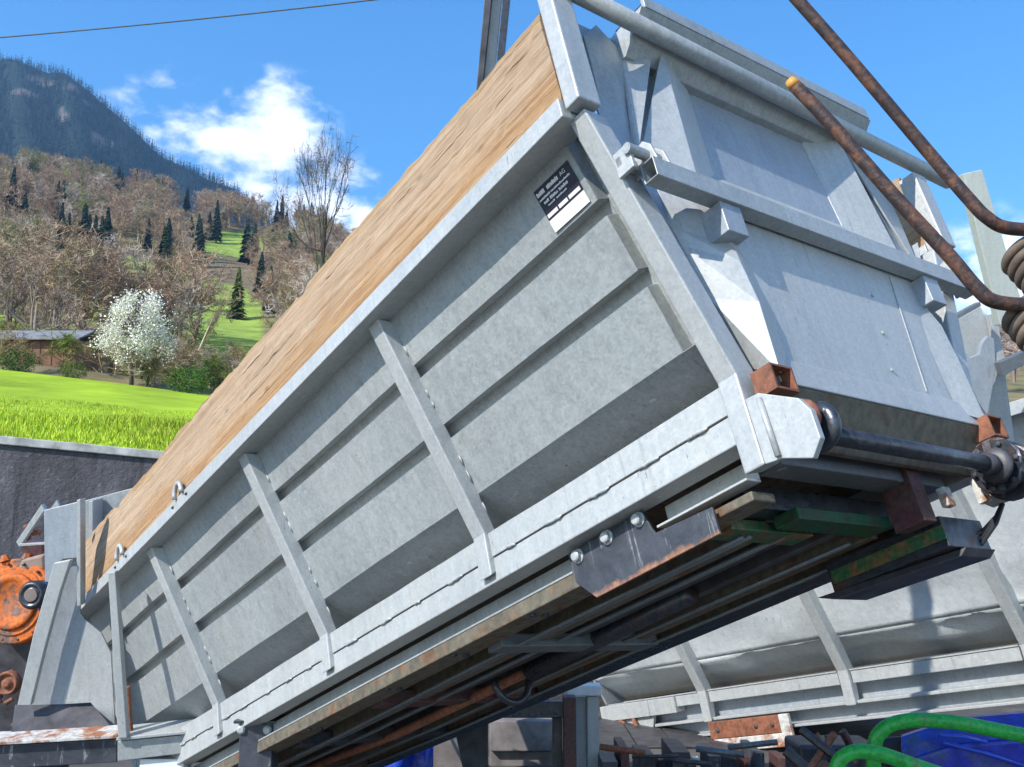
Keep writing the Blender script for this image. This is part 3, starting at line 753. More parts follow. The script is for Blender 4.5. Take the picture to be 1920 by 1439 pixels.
# end plates beside the stakes
tgpoly([(1096, 66), (1118, 46), (1165, 97), (1192, 272), (1158, 300), (1128, 200)], .075, -.012, 'end_plate', M_galv)
wpl = [L1(1165, 99, .075), L1(1186, 48, .085), L1(1227, 68, .135), L1(1198, 285, .12), L1(1188, 262, .10)]
m = MB().prism(wpl, (-.012, 0, 0)); m.build('wing_plate', M_galvb, TG, .003); m.mirror_y(YC).build('wing_plate', M_galvb, TG, .003)
# tapered stiffeners with a ridge, running down into the raised lower panel
def stiff():
    bl = [L1(1237, 84, .075), L1(1203, 275, .085), L1(1258, 424, .095), L1(1276, 458, .10), L1(1330, 560, .11), L1(1404, 692, .12)]
    rg = [L1(1241, 96, .15), L1(1305, 322, .18), L1(1376, 462, .225), L1(1388, 490, .245), L1(1424, 566, .262), L1(1464, 700, .262)]
    rt = [L1(1268, 100, .06), L1(1342, 340, .085), L1(1396, 462, .195), L1(1410, 490, .195), L1(1446, 566, .195), L1(1488, 700, .195)]
    return MB().loft([[a - Vector((.02, 0, 0)), a, b, c, c - Vector((.02, 0, 0))] for a, b, c in zip(bl, rg, rt)])
m = stiff(); m.build('stiffener', M_galvb, TG, .003); m.mirror_y(YC).build('stiffener', M_galvb, TG, .003)
rg = [L1(1377, 472, .209), L1(1420, 558, .209), L1(1464, 702, .209)]
zl = [(.655, rg[0].y - .03, .209)] + [(p.z, p.y, .209) for p in rg]
rows = [(.93, zl[0][1] - .08, .088)] + zl
MB().loft([[(x, y, z), (x, .55, z), (x, 1.25, z), (x, 1.8 - y, z)] for z, y, x in rows], False, False).build('lower_panel', M_galvb, TG, 0, False, .008)  # brighter steel puts the panel's sunlit look into its colour
# top box and flange
MB().prism([(.03, .02, 1.665), (.275, .02, 1.665), (.275, .02, 1.735), (.255, .02, 1.735), (.255, .02, 1.69), (.03, .02, 1.69)], (0, 1.76, 0)).build('top_flange', M_galv, TG, .003)
MB().box((.06, .04, 1.692), (.24, 1.76, 1.72)).build('seal_strip', M_rubber, TG)
MB().prism([(.05, .0, 1.50), (.10, .0, 1.50), (.27, .0, 1.664), (.05, .0, 1.664)], (0, 1.8, 0)).build('top_gusset', M_galv, TG, .003)
a = L1(1050, -28, .215); b = L1(1800, 352, .215)
MB().tube([(.215, -.44, a.z), (.215, .9, (a.z + b.z) / 2), (.215, 2.60, b.z)], .043, 20).build('pivot_tube', M_galv, TG, 0, True)
# crossbar: hollow square tube with lug plates and stubs
x0, x1, z0, z1, y0, y1, th = .226, .302, .556, .650, -.30, 2.10, .006
cb = MB()
ro = [(x0, z0), (x1, z0), (x1, z1), (x0, z1)]; ri = [(x0+th, z0+th), (x1-th, z0+th), (x1-th, z1-th), (x0+th, z1-th)]
vs_ = [(a, y, c) for y in (y0, y1) for (a, c) in ro] + [(a, y, c) for y in (y0, y1) for (a, c) in ri]
fs_ = []
for i in range(4):
    j = (i+1) % 4
    fs_ += [(i, j, 4+j, 4+i), (8+i, 12+i, 12+j, 8+j), (i, 8+i, 8+j, j), (4+i, 4+j, 12+j, 12+i)]
cb.add(vs_, fs_); CB = cb.build('crossbar', M_galv, TG, .003)
def brk(mb, name, mat=M_galvb, bev=.004):
    mb.build(name, mat, TG, bev); mb.mirror_y(YC).build(name, mat, TG, bev)
brk(MB().box((.16, -.365, .615), (.25, -.345, .735)), 'lug_plate')
brk(MB().prism([(.165, -.27, .63), (.30, -.27, .655), (.285, -.27, .735), (.25, -.27, .775), (.205, -.27, .76), (.165, -.27, .70)], (0, .015, 0)), 'lug_plate')
brk(MB().prism([(.165, -.20, .652), (.30, -.20, .652), (.285, -.20, .725), (.25, -.20, .765), (.205, -.20, .75), (.165, -.20, .70)], (0, .015, 0)), 'lug_plate')
brk(MB().tube([(.25, -.38, .70), (.25, -.17, .70)], .024, 12), 'pin', M_galv, 0)
brk(MB().box((.165, -.365, .66), (.20, -.20, .71)), 'clamp_block')
brk(MB().box((.17, .075, .405), (.285, .205, .5555)), 'stub', M_galvi)
# chain hanging in the shade and bottom rail
for k in range(5):
    c = L1(1572, 288 + k * 6, .11); MB().lathe(c, (k % 2, 1 - k % 2, .2), [(.010, -.003), (.013, 0), (.010, .003)], 8).build('chain_link', M_galvb, TG)
MB().prism([(.14, .16, -.118), (.222, .16, -.138), (.238, .16, -.262), (.10, .16, -.262)], (0, 1.48, 0)).build('bottom_rail', M_galvb, TG, .005)
MB().prism([(.23, .14, -.264), (.10, .14, -.46), (.07, .14, -.46), (.07, .14, -.264)], (0, 1.52, 0)).build('underside_panel', M_brownsteel, TG, .005)
for q_ in ((1636, 555), (1655, 625), (1672, 695)): MB().lathe(L1(q_[0], q_[1], .214), (1, 0, .1), [(.010, 0), (.010, .005), (.005, .008)], 8).build('rivet', M_galvb, TG)
MB().prism([(.214, 1.30, -.12), (.214, 1.308, -.12), (.214, 1.40, .54), (.214, 1.392, .54)], (.004, 0, 0)).build('seam_strip', M_galvb, TG)
# hinge plates, rust pockets and hinge tube at the rear
hp = [(.165, -.33), (.23, -.335), (.385, -.435), (.42, -.50), (.42, -.61), (.365, -.665), (.245, -.612), (.165, -.60)]
both(T, 'hinge_plate', MB().prism([(x, -.004, z) for x, z in hp], (0, .03, 0)), M_galvb, bevel=.004)
both(T, 'hinge_stiffener', MB().tube([(.232, -.012, -.36), (.236, -.012, -.60)], .012, 8), M_galvb, smooth=True)
pk = MB()
for a, b in (((.19, .04, -.325), (.29, .05, -.235)), ((.19, .165, -.325), (.29, .175, -.235)), ((.19, .04, -.335), (.29, .175, -.325)), ((.19, .04, -.235), (.29, .175, -.227)), ((.188, .05, -.325), (.196, .165, -.235))): pk.box(a, b)
both(T, 'stake_pocket', pk, M_rust)
both(T, 'hinge_clamp', MB().lathe((.345, .03, -.49), (0, 1, 0), [(.03, 0), (.062, .002), (.072, .02), (.066, .04), (.04, .05)], 18), M_rust, smooth=True)
both(T, 'hinge_collar', MB().lathe((.345, .10, -.52), (0, 1, 0), [(.06, 0), (.095, .0), (.10, .02), (.085, .05), (.06, .055)], 20), M_blacksteel, smooth=True)
MB().tube([(.335, .12, -.535), (.335, .9, -.535), (.335, 1.70, -.535)], .036, 20).build('hinge_tube', M_blacksteel, T, 0, True)
MB().tube([(.335, 1.30, -.535), (.335, 1.36, -.535)], .047, 20).build('hinge_ring', M_dark, T, 0, True)

# ---- timber boards standing on the top rails
def board(yf, lab, seed):
    r = random.Random(seed); W_ = MB(); nx_, nz_ = 150, 9; y0, y1 = yf - .03, yf + .03; top = []
    n1 = 0.0
    for i in range(nx_ + 1):
        x = -6.62 + 6.715 * i / nx_
        n1 = n1 * .80 + r.uniform(-.005, .005); zt = 1.535 + n1 + .009 * math.sin(i * .13) + .003 * math.sin(i * .71) - (.025 if i in (23, 24, 58, 59, 60, 97, 98) else 0)
        top.append((x, zt))
    fr = []; bkk = []
    for i, (x, zt) in enumerate(top):
        for k in range(nz_ + 1):
            q = k / nz_; z = 1.036 + (zt - 1.036) * q; e = .012 if k == nz_ else 0
            fr.append((x, y0 + r.uniform(-.004, .004) + .005 * math.sin(x * 2 + q * 5) + e, z))
        for k in (nz_, 0):
            z = 1.036 if k == 0 else zt - .004
            bkk.append((x, y1, z))
    n = nz_ + 1; F = []
    for i in range(nx_):
        for k in range(nz_): F.append((i*n+k, (i+1)*n+k, (i+1)*n+k+1, i*n+k+1))
    o0 = len(fr)
    for i in range(nx_):
        a, b = o0 + 2*i, o0 + 2*(i+1)
        F += [(a, a+1, b+1, b)]
        F += [(i*n+nz_, (i+1)*n+nz_, b, a), (i*n, a+1, b+1, (i+1)*n)]
    for i in (0, nx_): F.append([i*n+k for k in range(n)] + [o0+2*i, o0+2*i+1])
    W_.add(fr + bkk, F); o = W_.build('timber_board', M_timber, None, 0, False); o.matrix_world = B1
    return tag(o, lab, 'timber board')
board(-.475, 'long rough timber board standing on the near top rail', 3)
board(1.8 + .475, 'far timber board seen in end view behind the rusty rods', 8)

# ------------------------------------------------------------------ tipping frame under the body
FR = empty('tipping_frame', 'dark steel tipping frame with long rails under the raised body', 'chassis frame', B1)
def chan(y, xa, xb, zt, zb, w_, s_, name, mat, fl=.012):
    m = MB(); m.box((xa, y, zb), (xb, y + .01 * s_, zt) if s_ > 0 else (xb, y + .0101, zt))
    m.box((xa, y - w_ if s_ > 0 else y + .0102, zb - fl), (xb, y + .01 if s_ > 0 else y + w_, zb - .0005)); return m.build(name, mat, FR, .003)
chan(.205, -6.2, -1.12, -.464, -.556, .08, 1, 'rail', M_galv)
MB().box((-6.2, .125, -.64), (-.98, .30, -.5695)).build('rail', M_brownsteel, FR, .006)
chan(.205, -.545, -.03, -.464, -.556, .08, 1, 'rail_end', M_galvb)
MB().box((-.98, .16, -.64), (-.05, .30, -.60)).build('rail', M_brownsteel, FR, .006)
bp = MB().prism([(-1.115, .118, -.475), (-.60, .118, -.466), (-.56, .118, -.585), (-.225, .118, -.60), (-.225, .118, -.715), (-.99, .118, -.725), (-1.10, .118, -.62)], (0, .014, 0)).build('bolt_plate', M_plate, FR, .003)
for (x, z) in ((-1.045, -.512), (-.835, -.500), (-.625, -.498)):
    MB().lathe((x, .118, z), (0, -1, 0), [(.034, 0), (.034, .006), (.024, .008), (.026, .026), (.020, .032), (.008, .033)], 6 * 3).build('bolt', M_galvb, bp, 0, False)
for y, zz in ((.55, -.52), (.80, -.50), (1.05, -.50), (1.28, -.52)):
    MB().box((-6.2, y, zz - .12), (-.3, y + .07, zz)).build('inner_rail', M_brownsteel if zz < -.51 else M_dark, FR, .005)
MB().box((-6.2, 1.52, -.63), (-.30, 1.66, -.46)).build('far_rail', M_brownsteel, FR, .006)
MB().box((-6.2, 1.49, -.655), (-.33, 1.70, -.632)).build('far_flange', M_blacksteel, FR, .004)
for xa, zt, zb, mat, ya, yb in ((.03, -.42, -.505, M_galvk, .30, 1.50), (-.19, -.50, -.60, M_blacksteel, .30, 1.5), (-.12, -.61, -.665, M_green, .52, 1.2), (-.30, -.605, -.655, M_green_rust, .30, .85), (-1.95, -.60, -.67, M_galvk, .30, 1.45), (-3.2, -.58, -.66, M_darkred, .30, 1.5), (-4.3, -.58, -.66, M_blacksteel, .30, 1.5), (-5.5, -.58, -.66, M_darkred, .30, 1.5)):
    MB().box((xa - .13, ya, zb), (xa, yb, zt)).build('cross_member', mat, FR, .006)
MB().box((-.60, 1.33, -.765), (.035, 1.335, -.70)).build('green_strip', M_green_rust, FR)
MB().prism([(-.70, 1.30, -.80), (-.60, 1.30, -.84), (.02, 1.42, -.84), (.05, 1.44, -.805)], (0, .26, .0)).build('corner_shoe', M_dark, FR, .004)
MB().box((-.62, 1.34, -.80), (.03, 1.70, -.655)).build('shoe_block', M_blacksteel, FR, .004)
MB().box((-.10, 1.16, -.70), (.06, 1.26, -.42)).build('upright_lug', M_darkred, FR, .006)
MB().box((.06, 1.34, -.63), (.10, 1.40, -.54)).build('small_lug', M_whiterust, FR, .004)
MB().box((.12, 1.56, -.62), (.17, 1.60, -.50)).build('small_lug', M_whiterust, FR, .004)
# greasy pivot block on the far side
rg_ = random.Random(4)
for k_, (y_, r_, h_) in enumerate(((1.41, .075, .03), (1.45, .125, .025), (1.485, .10, .05), (1.54, .135, .03), (1.58, .11, .06), (1.645, .085, .04))):
    m = MB().lathe((.315 + rg_.uniform(-.012, .012), y_, -.525 + rg_.uniform(-.012, .012)), (.04, 1, .03), [(r_ * .5, 0), (r_ * .94, 0), (r_, h_ * .25), (r_, h_ * .75), (r_ * .9, h_), (r_ * .5, h_)], 22)
    for p in m.v: p += Vector((rg_.uniform(-.006, .006), rg_.uniform(-.004, .004), rg_.uniform(-.006, .006)))
    m.build('pivot_flange', M_blacksteel, FR, .004)
for k_ in range(6):
    a = math.pi * k_ / 3; MB().lathe((.315 + .10 * math.cos(a), 1.448, -.525 + .10 * math.sin(a)), (0, -1, 0), [(.013, 0), (.013, .012), (.007, .016)], 6).build('bolt', M_dark, FR)
MB().lathe((.335, 1.38, -.535), (0, 1, 0), [(.03, 0), (.075, 0), (.08, .02), (.06, .04)], 18).build('pivot_nut', M_dark, FR, 0, True)
for k, (sx, dz) in enumerate(((0, 0), (.02, -.03), (-.03, .02))):
    P_ = [L1(1760 + 12*k, 985 + 14*k, .0), L1(1800 + 10*k, 1005 + 8*k, .0), L1(1840, 1000 + 10*k, .03), L1(1868, 970 + 5*k, .08), L1(1880, 945, .12)]
    MB().tube(P_, .012, 8).build('hose', M_rubber, FR, 0, True)
pts = [(-2.75 + .0 * i, .95 + .13 * math.cos(a), -.66 - .13 * math.sin(a)) for i, a in enumerate([math.pi * k / 10 for k in range(11)])]
MB().tube(pts, .022, 8).build('safety_hook', M_blacksteel, FR, 0, True)
MB().tube([(-6.0, .98, -.60), (-4.2, .98, -.66), (-2.6, .98, -.64)], .03, 10).build('ram_rod', M_rust, FR, 0, True)
MB().tube([(-2.6, .98, -.64), (-1.2, .98, -.62)], .055, 12).build('ram_cylinder', M_blacksteel, FR, 0, True)
for y, z_, rad in ((.42, -.665, .011), (.47, -.66, .011), (.70, -.645, .014), (1.18, -.655, .012), (1.42, -.665, .011)):
    MB().tube([(-6.1, y, z_), (-4.0, y + .01, z_ - .012), (-2.2, y - .008, z_ + .004), (-.35, y, z_)], rad, 8).build('hydraulic_pipe', M_galvk, FR, 0, True)
for x in (-5.6, -4.7, -3.9, -2.9, -2.2, -1.5):
    for y in (.165, .245): MB().lathe((x, y, -.6405), (0, 0, -1), [(.018, 0), (.018, .010), (.010, .013)], 6).build('bolt', M_blacksteel, FR)
# dark stand carrying the front of the frame
ST1 = empty('steel_stand', 'dark scuffed steel stand propping the frame at the lower left', 'stand', Matrix.Translation(at(482, 1400, 7.1)))
def lw(p, e): return Vector(p) - e.matrix_world.translation
c = at(482, 1355, 7.1); zt = c.z
MB().box((-.115, -.05, -c.z + (c.z - at(482, 1400, 7.1).z) - .0), (.115, .16, zt - at(482, 1400, 7.1).z)).build('post', M_plate, ST1, .01)
MB().box((-.15, -.08, zt - at(482, 1400, 7.1).z), (.15, .20, zt - at(482, 1400, 7.1).z + .02)).build('head_plate', M_blacksteel, ST1, .004)
for dx in (-.10, .08):
    MB().lathe((dx, -.052, .12), (0, -1, 0), [(.03, 0), (.03, .012), (.018, .022)], 12).build('bolt', M_galvb, ST1)
MB().box((-.25, -.2, -at(482, 1400, 7.1).z), (.25, .3, -at(482, 1400, 7.1).z + .02)).build('foot_plate', M_blacksteel, ST1)

# ------------------------------------------------------------------ second tipper body behind, at the lower right
R2 = Matrix(((.6142, .7675, -.1838), (-.7615, .6375, .1171), (.2071, .0680, .9760)))
K2 = 1.8 / 1.4
B2 = Matrix.Translation((3.8818 * K2, 8.2199 * K2, -.4632 * K2 + CAMH)) @ R2.to_4x4() @ Matrix.Scale(1.8, 4)
T2 = empty('tipper_body', 'dented galvanised tipper body behind, low at the right', 'tipper body', B2)
r = np.random.default_rng(9)
dn = [(r.uniform(-3.4, .9), r.uniform(-.2, .55), r.uniform(.05, .24), r.uniform(.03, .09), r.uniform(-.05, .04)) for _ in range(130)]
def dent(x, z):
    k = 1.7 if z < .02 else .5
    return k * sum(a * math.exp(-((x - cx_) / sx) ** 2 - ((z - cz) / sz) ** 2) for cx_, cz, sx, sz, a in dn)
m = MB(); X0, X1 = -3.46, 1.0; rings = []
zs = [.98, .9, .8, .7, .6, .5, .4, .3, .2, .1, .03, 0.0, -.03, -.06, -.10, -.14, -.18, -.22]
for i in range(121):
    x = X0 + (X1 - X0) * i / 120; ring = []
    for z in zs:
        y = wy(z) if z >= 0 else -z * 1.45
        ring.append((x, y - dent(x, z) * (1 if abs(z) > .01 else .4), z))
    rings.append(ring)
i0 = zs.index(0.0)
m.loft([q[:i0 + 1] for q in rings], False, False); m.build('side_sheet', M_galvd, T2, 0, True, .005)
MB().loft([q[i0:] for q in rings], False, False).build('lower_sheet', M_galvd, T2, 0, True, .005)
for k in range(3):
    m = rib_mb(-1.2 * k, .075, .95, -.43); m.build('rib', M_galvb, T2, .006)
MB().prism([(X0, -.50, .93), (X0, -.50, 1.0), (X0, -.36, 1.0), (X0, -.36, .96)], (X1 - X0, 0, 0)).build('top_rail', M_galvb, T2, .004)
for k, (xa, xb) in enumerate(((X0 + .28, -2.42), (-2.32, -1.22), (-1.12, -.02), (.08, .98))):
    MB().box((xa, .02, -.30), (xb, .055, -.222)).build('sill_strip', M_galvb, T2, .004)
    MB().box((xa, .012, -.219), (xb, .03, -.212)).build('sheet_edge', M_galvb, T2)
MB().box((X0, .11, -.52), (X1, .13, -.222)).build('sill_web', M_galvi, T2)
MB().box((X0 + .55, .02, -.424), (X1, .109, -.404)).build('flange', M_galvb, T2, .003)
MB().box((X0 + .55, .02, -.525), (X1, .109, -.508)).build('flange', M_galvb, T2, .003)
MB().box((X0, .14, -.50), (X1, 1.6, -.30)).build('floor', M_brownsteel, T2)
MB().prism([(X0 - .02, wy(.6), .60), (X0 - .02, .1, -.22), (X0 - .02, 1.7, -.22), (X0 - .02, 2.1, .60)], (.02, 0, 0)).build('end_wall', M_galv, T2)
MB().box((X0 + .02, -.01, -.34), (X0 + .55, .10, -.225)).build('corner_block', M_galvb, T2, .004)
MB().box((X0 + .55, -.005, -.34), (X0 + .82, .10, -.225)).build('corner_block', M_galvb, T2, .004)
MB().prism([(X0 + .06, .02, -.50), (X0 + .50, .02, -.50), (X0 + .56, .02, -.345), (X0 + .02, .02, -.345)], (0, .03, 0)).build('hinge_plate', M_galvb, T2, .004)
MB().lathe((X0 + .22, .02, -.40), (0, -1, 0), [(.02, 0), (.055, 0), (.06, .03), (.04, .05)], 16).build('hinge_boss', M_rust, T2, 0, True)
MB().tube([(X0 + .36, .0, -.35), (X0 + .40, -.02, -.40), (X0 + .37, -.01, -.47)], .018, 8).build('hook', M_rust, T2, 0, True)
# rusty bolted bracket under the second body
BK = MB(); 
def quadpl(x0, x1, za, zb, y0, y1): return MB().box((x0, y0, za), (x1, y1, zb))
b_ = quadpl(-2.34, -1.72, -.545, -.43, -.035, -.008).build('bolt_plate', M_rust, T2, .004)
for x in (-2.26, -1.92, -1.78): MB().lathe((x, -.036, -.49), (0, -1, 0), [(.014, 0), (.014, .006), (.007, .010)], 8).build('bolt', M_dark, b_)
MB().box((-1.72, -.035, -.60), (-1.64, -.006, -.43)).build('bracket_end', M_whiterust, T2, .004)
MB().box((-2.42, -.038, -.635), (-1.66, -.004, -.548)).build('bracket_rail', M_whiterust, T2, .004)
for xa in (-2.42, -2.22): MB().box((xa, -.04, -.95), (xa + .09, -.006, -.637)).build('bracket_leg', M_whiterust, T2, .004)
MB().box((-2.2, -.036, -.80), (-1.85, -.01, -.75)).build('bracket_rail', M_whiterust, T2, .004)
# pale corner stake of the second body beyond the rods
def t2part(mb, name, mat, bev=.004):
    o = mb.build(name, mat, None, bev); o.parent = T2; o.matrix_parent_inverse = T2.matrix_world.inverted(); return o
bpy.context.view_layer.update()
t2part(MB().plate([(1772, 612), (1838, 575), (1872, 640), (1850, 700), (1800, 690)], 8.9, .03), 'tail_panel', M_galvb)
t2part(MB().plate([(1768, 604), (1838, 566), (1840, 574), (1772, 612)], 8.6, .10), 'tail_brace', M_galvk)
t2part(MB().plate([(1798, 668), (1812, 661), (1818, 672), (1836, 664), (1842, 643), (1852, 630), (1864, 636), (1868, 690), (1852, 780), (1836, 756)], 8.5, .06), 'tail_gusset', M_galvi)
t2part(MB().plate([(1866, 680), (1884, 690), (1912, 900), (1885, 905), (1846, 756)], 8.7, .05), 'tail_post', M_galvb)
t2part(MB().plate([(1874, 680), (1950, 645), (1950, 668), (1882, 706)], 8.4, .10), 'tail_brace', M_galvk)
t2part(MB().plate([(1856, 590), (1868, 588), (1890, 700), (1876, 704)], 8.8, .08), 'tail_post', M_galvb)
m = MB().plate([(1806, 326), (1842, 318), (1926, 600), (1876, 610)], 7.6, .10)
o = m.build('stake', galv('lichen_grey_galvanised_steel', (.38, .41, .36), (.56, .58, .52), .2), None, .006)
o.parent = T2; o.matrix_parent_inverse = T2.matrix_world.inverted()

# ------------------------------------------------------------------ things below the bodies
def world_thing(name, label, cat, px, py, D):
    return empty(name, label, cat, Matrix.Translation(at(px, py, D)))
def adopt(o, e):
    o.parent = e; o.matrix_parent_inverse = e.matrix_world.inverted(); return o
def wpart(mb, name, mat, e, bevel=0.0, smooth=False): return adopt(mb.build(name, mat, None, bevel, smooth), e)
bpy.context.view_layer.update()
def vbox(px0, px1, py_top, D, dep, zb=0.0, py_bot=None):
    a = at(px0, py_top, D); b = at(px1, py_top, D)
    z0 = zb if py_bot is None else at(px0, py_bot, D).z
    return MB().box((a.x, a.y, z0), (b.x, a.y + dep, a.z))
e = world_thing('galvanised_post', 'galvanised square post below the left end of the second body', 'post', 1100, 1439, 10.6)
wpart(vbox(1101, 1122, 1306, 10.6, .16), 'post', M_galvb, e, .006); wpart(vbox(1079, 1099, 1308, 10.7, .16), 'post_flank', M_galvi, e, .006)
wpart(vbox(1062, 1128, 1286, 10.55, .25, 0, 1305), 'cap_block', M_white, e, .01)
e = world_thing('steel_gantry', 'dark purple brown steel frame under the tilted rails', 'frame', 960, 1439, 10.2)
wpart(vbox(812, 1074, 1316, 10.2, .18, 0, 1346), 'beam', M_blacksteel, e, .01); wpart(vbox(1056, 1080, 1308, 10.15, .2), 'post', M_darkred, e, .01); wpart(vbox(1036, 1054, 1346, 10.25, .15), 'post', M_dark, e, .01)
wpart(MB().plate([(848, 1346), (915, 1346), (915, 1500), (880, 1500)], 10.3, .06), 'web', M_dark, e, .004)
e = world_thing('concrete_block', 'grey concrete block stack seen through the dark steel frame', 'concrete block', 980, 1439, 11.6)
for k, (a, b) in enumerate(((1352, 1408), (1410, 1466))): wpart(vbox(918, 1037, a, 11.6 + .04 * k, .6, 0, b), 'block', M_concrete, e, .015)
e = world_thing('concrete_slab', 'leaning grey concrete slab beside the blue sheet', 'concrete slab', 840, 1439, 11.2)
wpart(MB().plate([(838, 1374), (876, 1450), (870, 1500), (760, 1500), (790, 1420)], 11.2, .15), 'slab', M_concrete, e, .01)
e = world_thing('blue_sheet', 'folded blue plastic sheet under the frame at bottom centre', 'plastic sheet', 750, 1439, 10.8)
sh = MB(); rs = random.Random(3); rings = []
for i in range(13):
    x = 640 + 172 * i / 12; t_ = i / 12
    rings.append([at(x, 1424 - 38 * t_ + 22 * j + rs.uniform(-4, 4), 10.8 + .10 * math.sin(i * 1.3 + j) - .02 * j) for j in range(8)])
sh.loft(rings, False, False); o = sh.build('sheet', M_blue, None, 0, True, .01); adopt(o, e)
# dark block added to keep the gap under the second body dark
e = world_thing('dark_filler', 'low dark block added to darken the gap under the second body', 'filler', 1300, 1439, 11.5)
wpart(vbox(1124, 1560, 1404, 12.6, 2.2, 0, 1440), 'filler_block', M_dark, e, .02)
for k in range(6): wpart(vbox(1126 + 72 * k, 1195 + 72 * k, 1400 + (k % 2), 12.58, 2.2, 0, 1403), 'filler_strip', M_dark, e, .006)
wpart(vbox(1230, 1310, 1421, 11.3, .08, 0, 1430), 'marker_board', M_white, e, .004)
e = world_thing('beam_stack', 'stack of dark and rusty steel sections under the second body', 'steel stack', 1300, 1439, 10.4)
rq = random.Random(17)
for i in range(13):
    px = 1128 + i * 33 + rq.uniform(-8, 8); wq = rq.uniform(14, 34); yt = rq.uniform(1406, 1430); D = rq.uniform(9.6, 11.2)
    wpart(vbox(px, px + wq, yt, D, rq.uniform(.2, .9)), 'section', rq.choice([M_dark, M_dark, M_darkred, M_brownsteel, M_plate]), e, .006)
for i in range(5):
    y0 = rq.uniform(1398, 1432); wpart(MB().tube([at(1125 + 60 * i, y0, 9.5), at(1210 + 62 * i, y0 + rq.uniform(-16, 12), 9.4)], rq.uniform(.014, .03), 8), 'pipe', rq.choice([M_rust, M_dark, M_galvk]), e, 0, True)
e = world_thing('machine_wreck', 'dark rusty machinery jumble left of the green tubes', 'machinery', 1540, 1439, 8.0)
for i in range(14):
    q = at(rq.uniform(1490, 1640), rq.uniform(1408, 1450), rq.uniform(7.6, 8.6)); d = Vector((rq.uniform(-.2, .2), rq.uniform(-.1, .1), rq.uniform(-.2, .2)))
    wpart(MB().tube([q - d, q + d], rq.uniform(.015, .05), 7), 'linkage', rq.choice([M_dark, M_blacksteel, M_rust, M_darkred]), e, .004)
wpart(vbox(1498, 1650, 1398, 8.6, .5), 'housing', M_dark, e, .03)
# green tube frame, blue machine and tyre at the lower right
def smoothpts(P, n=6):
    P = [Vector(p) for p in P]; out = []
    for i in range(len(P) - 1):
        p0, p1, p2, p3 = P[max(i-1, 0)], P[i], P[i+1], P[min(i+2, len(P)-1)]
        for k in range(n):
            t = k / n; out.append(.5 * ((2*p1) + (p2-p0)*t + (2*p0-5*p1+4*p2-p3)*t*t + (3*p1-p0-3*p2+p3)*t**3))
    return out + [P[-1]]
e = world_thing('green_tube_frame', 'bright green bent tube frame in the lower right corner', 'tube frame', 1700, 1439, 5.4)
wpart(MB().tube(smoothpts([at(1560, 1560, 5.2), at(1566, 1450, 5.2), at(1590, 1414, 5.2), at(1640, 1412, 5.2), at(1715, 1436, 5.2), at(1860, 1490, 5.2), at(1990, 1560, 5.2)]), .038, 14), 'lower_tube', M_greenpaint, e, 0, True)
wpart(MB().tube(smoothpts([at(1640, 1560, 5.6), at(1638, 1420, 5.6), at(1652, 1372, 5.6), at(1700, 1352, 5.6), at(1780, 1354, 5.6), at(1860, 1368, 5.6), at(2020, 1400, 5.6)]), .040, 14), 'upper_tube', M_greenpaint, e, 0, True)
e = world_thing('blue_machine', 'glossy blue sheet metal machine hood behind the green tubes', 'machine', 1850, 1439, 6.6)
hd = MB(); rings = []
for i in range(15):
    x = 1690 + 420 * i / 14; t_ = i / 14
    top = 1352 - 34 * t_ + 26 * max(0, .25 - t_) * 4
    rings.append([at(x, top + 0, 6.9), at(x, top + 4, 6.62), at(x, top + 26, 6.5), at(x, top + 50, 6.46), at(x, top + 53, 6.43), at(x, top + 60, 6.42), at(x, top + 110, 6.4), at(x, top + 200, 6.4), at(x, top + 200, 7.2), at(x, top, 7.2)])
hd.loft(rings); wpart(hd, 'hood', rusty('dusty_blue_paint', (.010, .026, .34), (.07, .09, .22), .25, .5, 0, 4), e, .004)
for (a, b) in (((1768, 1392), (1930, 1440)), ((1762, 1378), (1850, 1392))):
    wpart(MB().tube([at(a[0], a[1], 6.40), at((a[0]+b[0])/2, (a[1]+b[1])/2 - 3, 6.38), at(b[0], b[1], 6.38)], .012, 8), 'trim_ridge', plain('blue_trim', (.02, .07, .5), .3), e, 0, True)
e = world_thing('tyre', 'black tyre standing between the green tubes', 'tyre', 1690, 1439, 6.9)
c = at(1690, 1470, 6.9); wpart(MB().lathe((c.x, c.y, c.z), (-.25, -1, .1), [(.13, -.05), (.26, -.08), (.30, -.05), (.30, .05), (.26, .08), (.13, .05)], 32), 'tread', M_rubber, e, 0, True)
wpart(MB().lathe((c.x - .015, c.y - .06, c.z + .006), (-.25, -1, .1), [(.03, .02), (.13, .01), (.14, .0), (.12, -.02)], 24), 'rim', M_dark, e, 0, True)
e = world_thing('blue_bar', 'short light blue steel bar near the green tube', 'bar', 1546, 1439, 8.6)
wpart(MB().plate([(1538, 1404), (1553, 1402), (1564, 1470), (1548, 1472)], 8.6, .05), 'bar', plain('light_blue_paint', (.04, .18, .55), .5), e, .004)

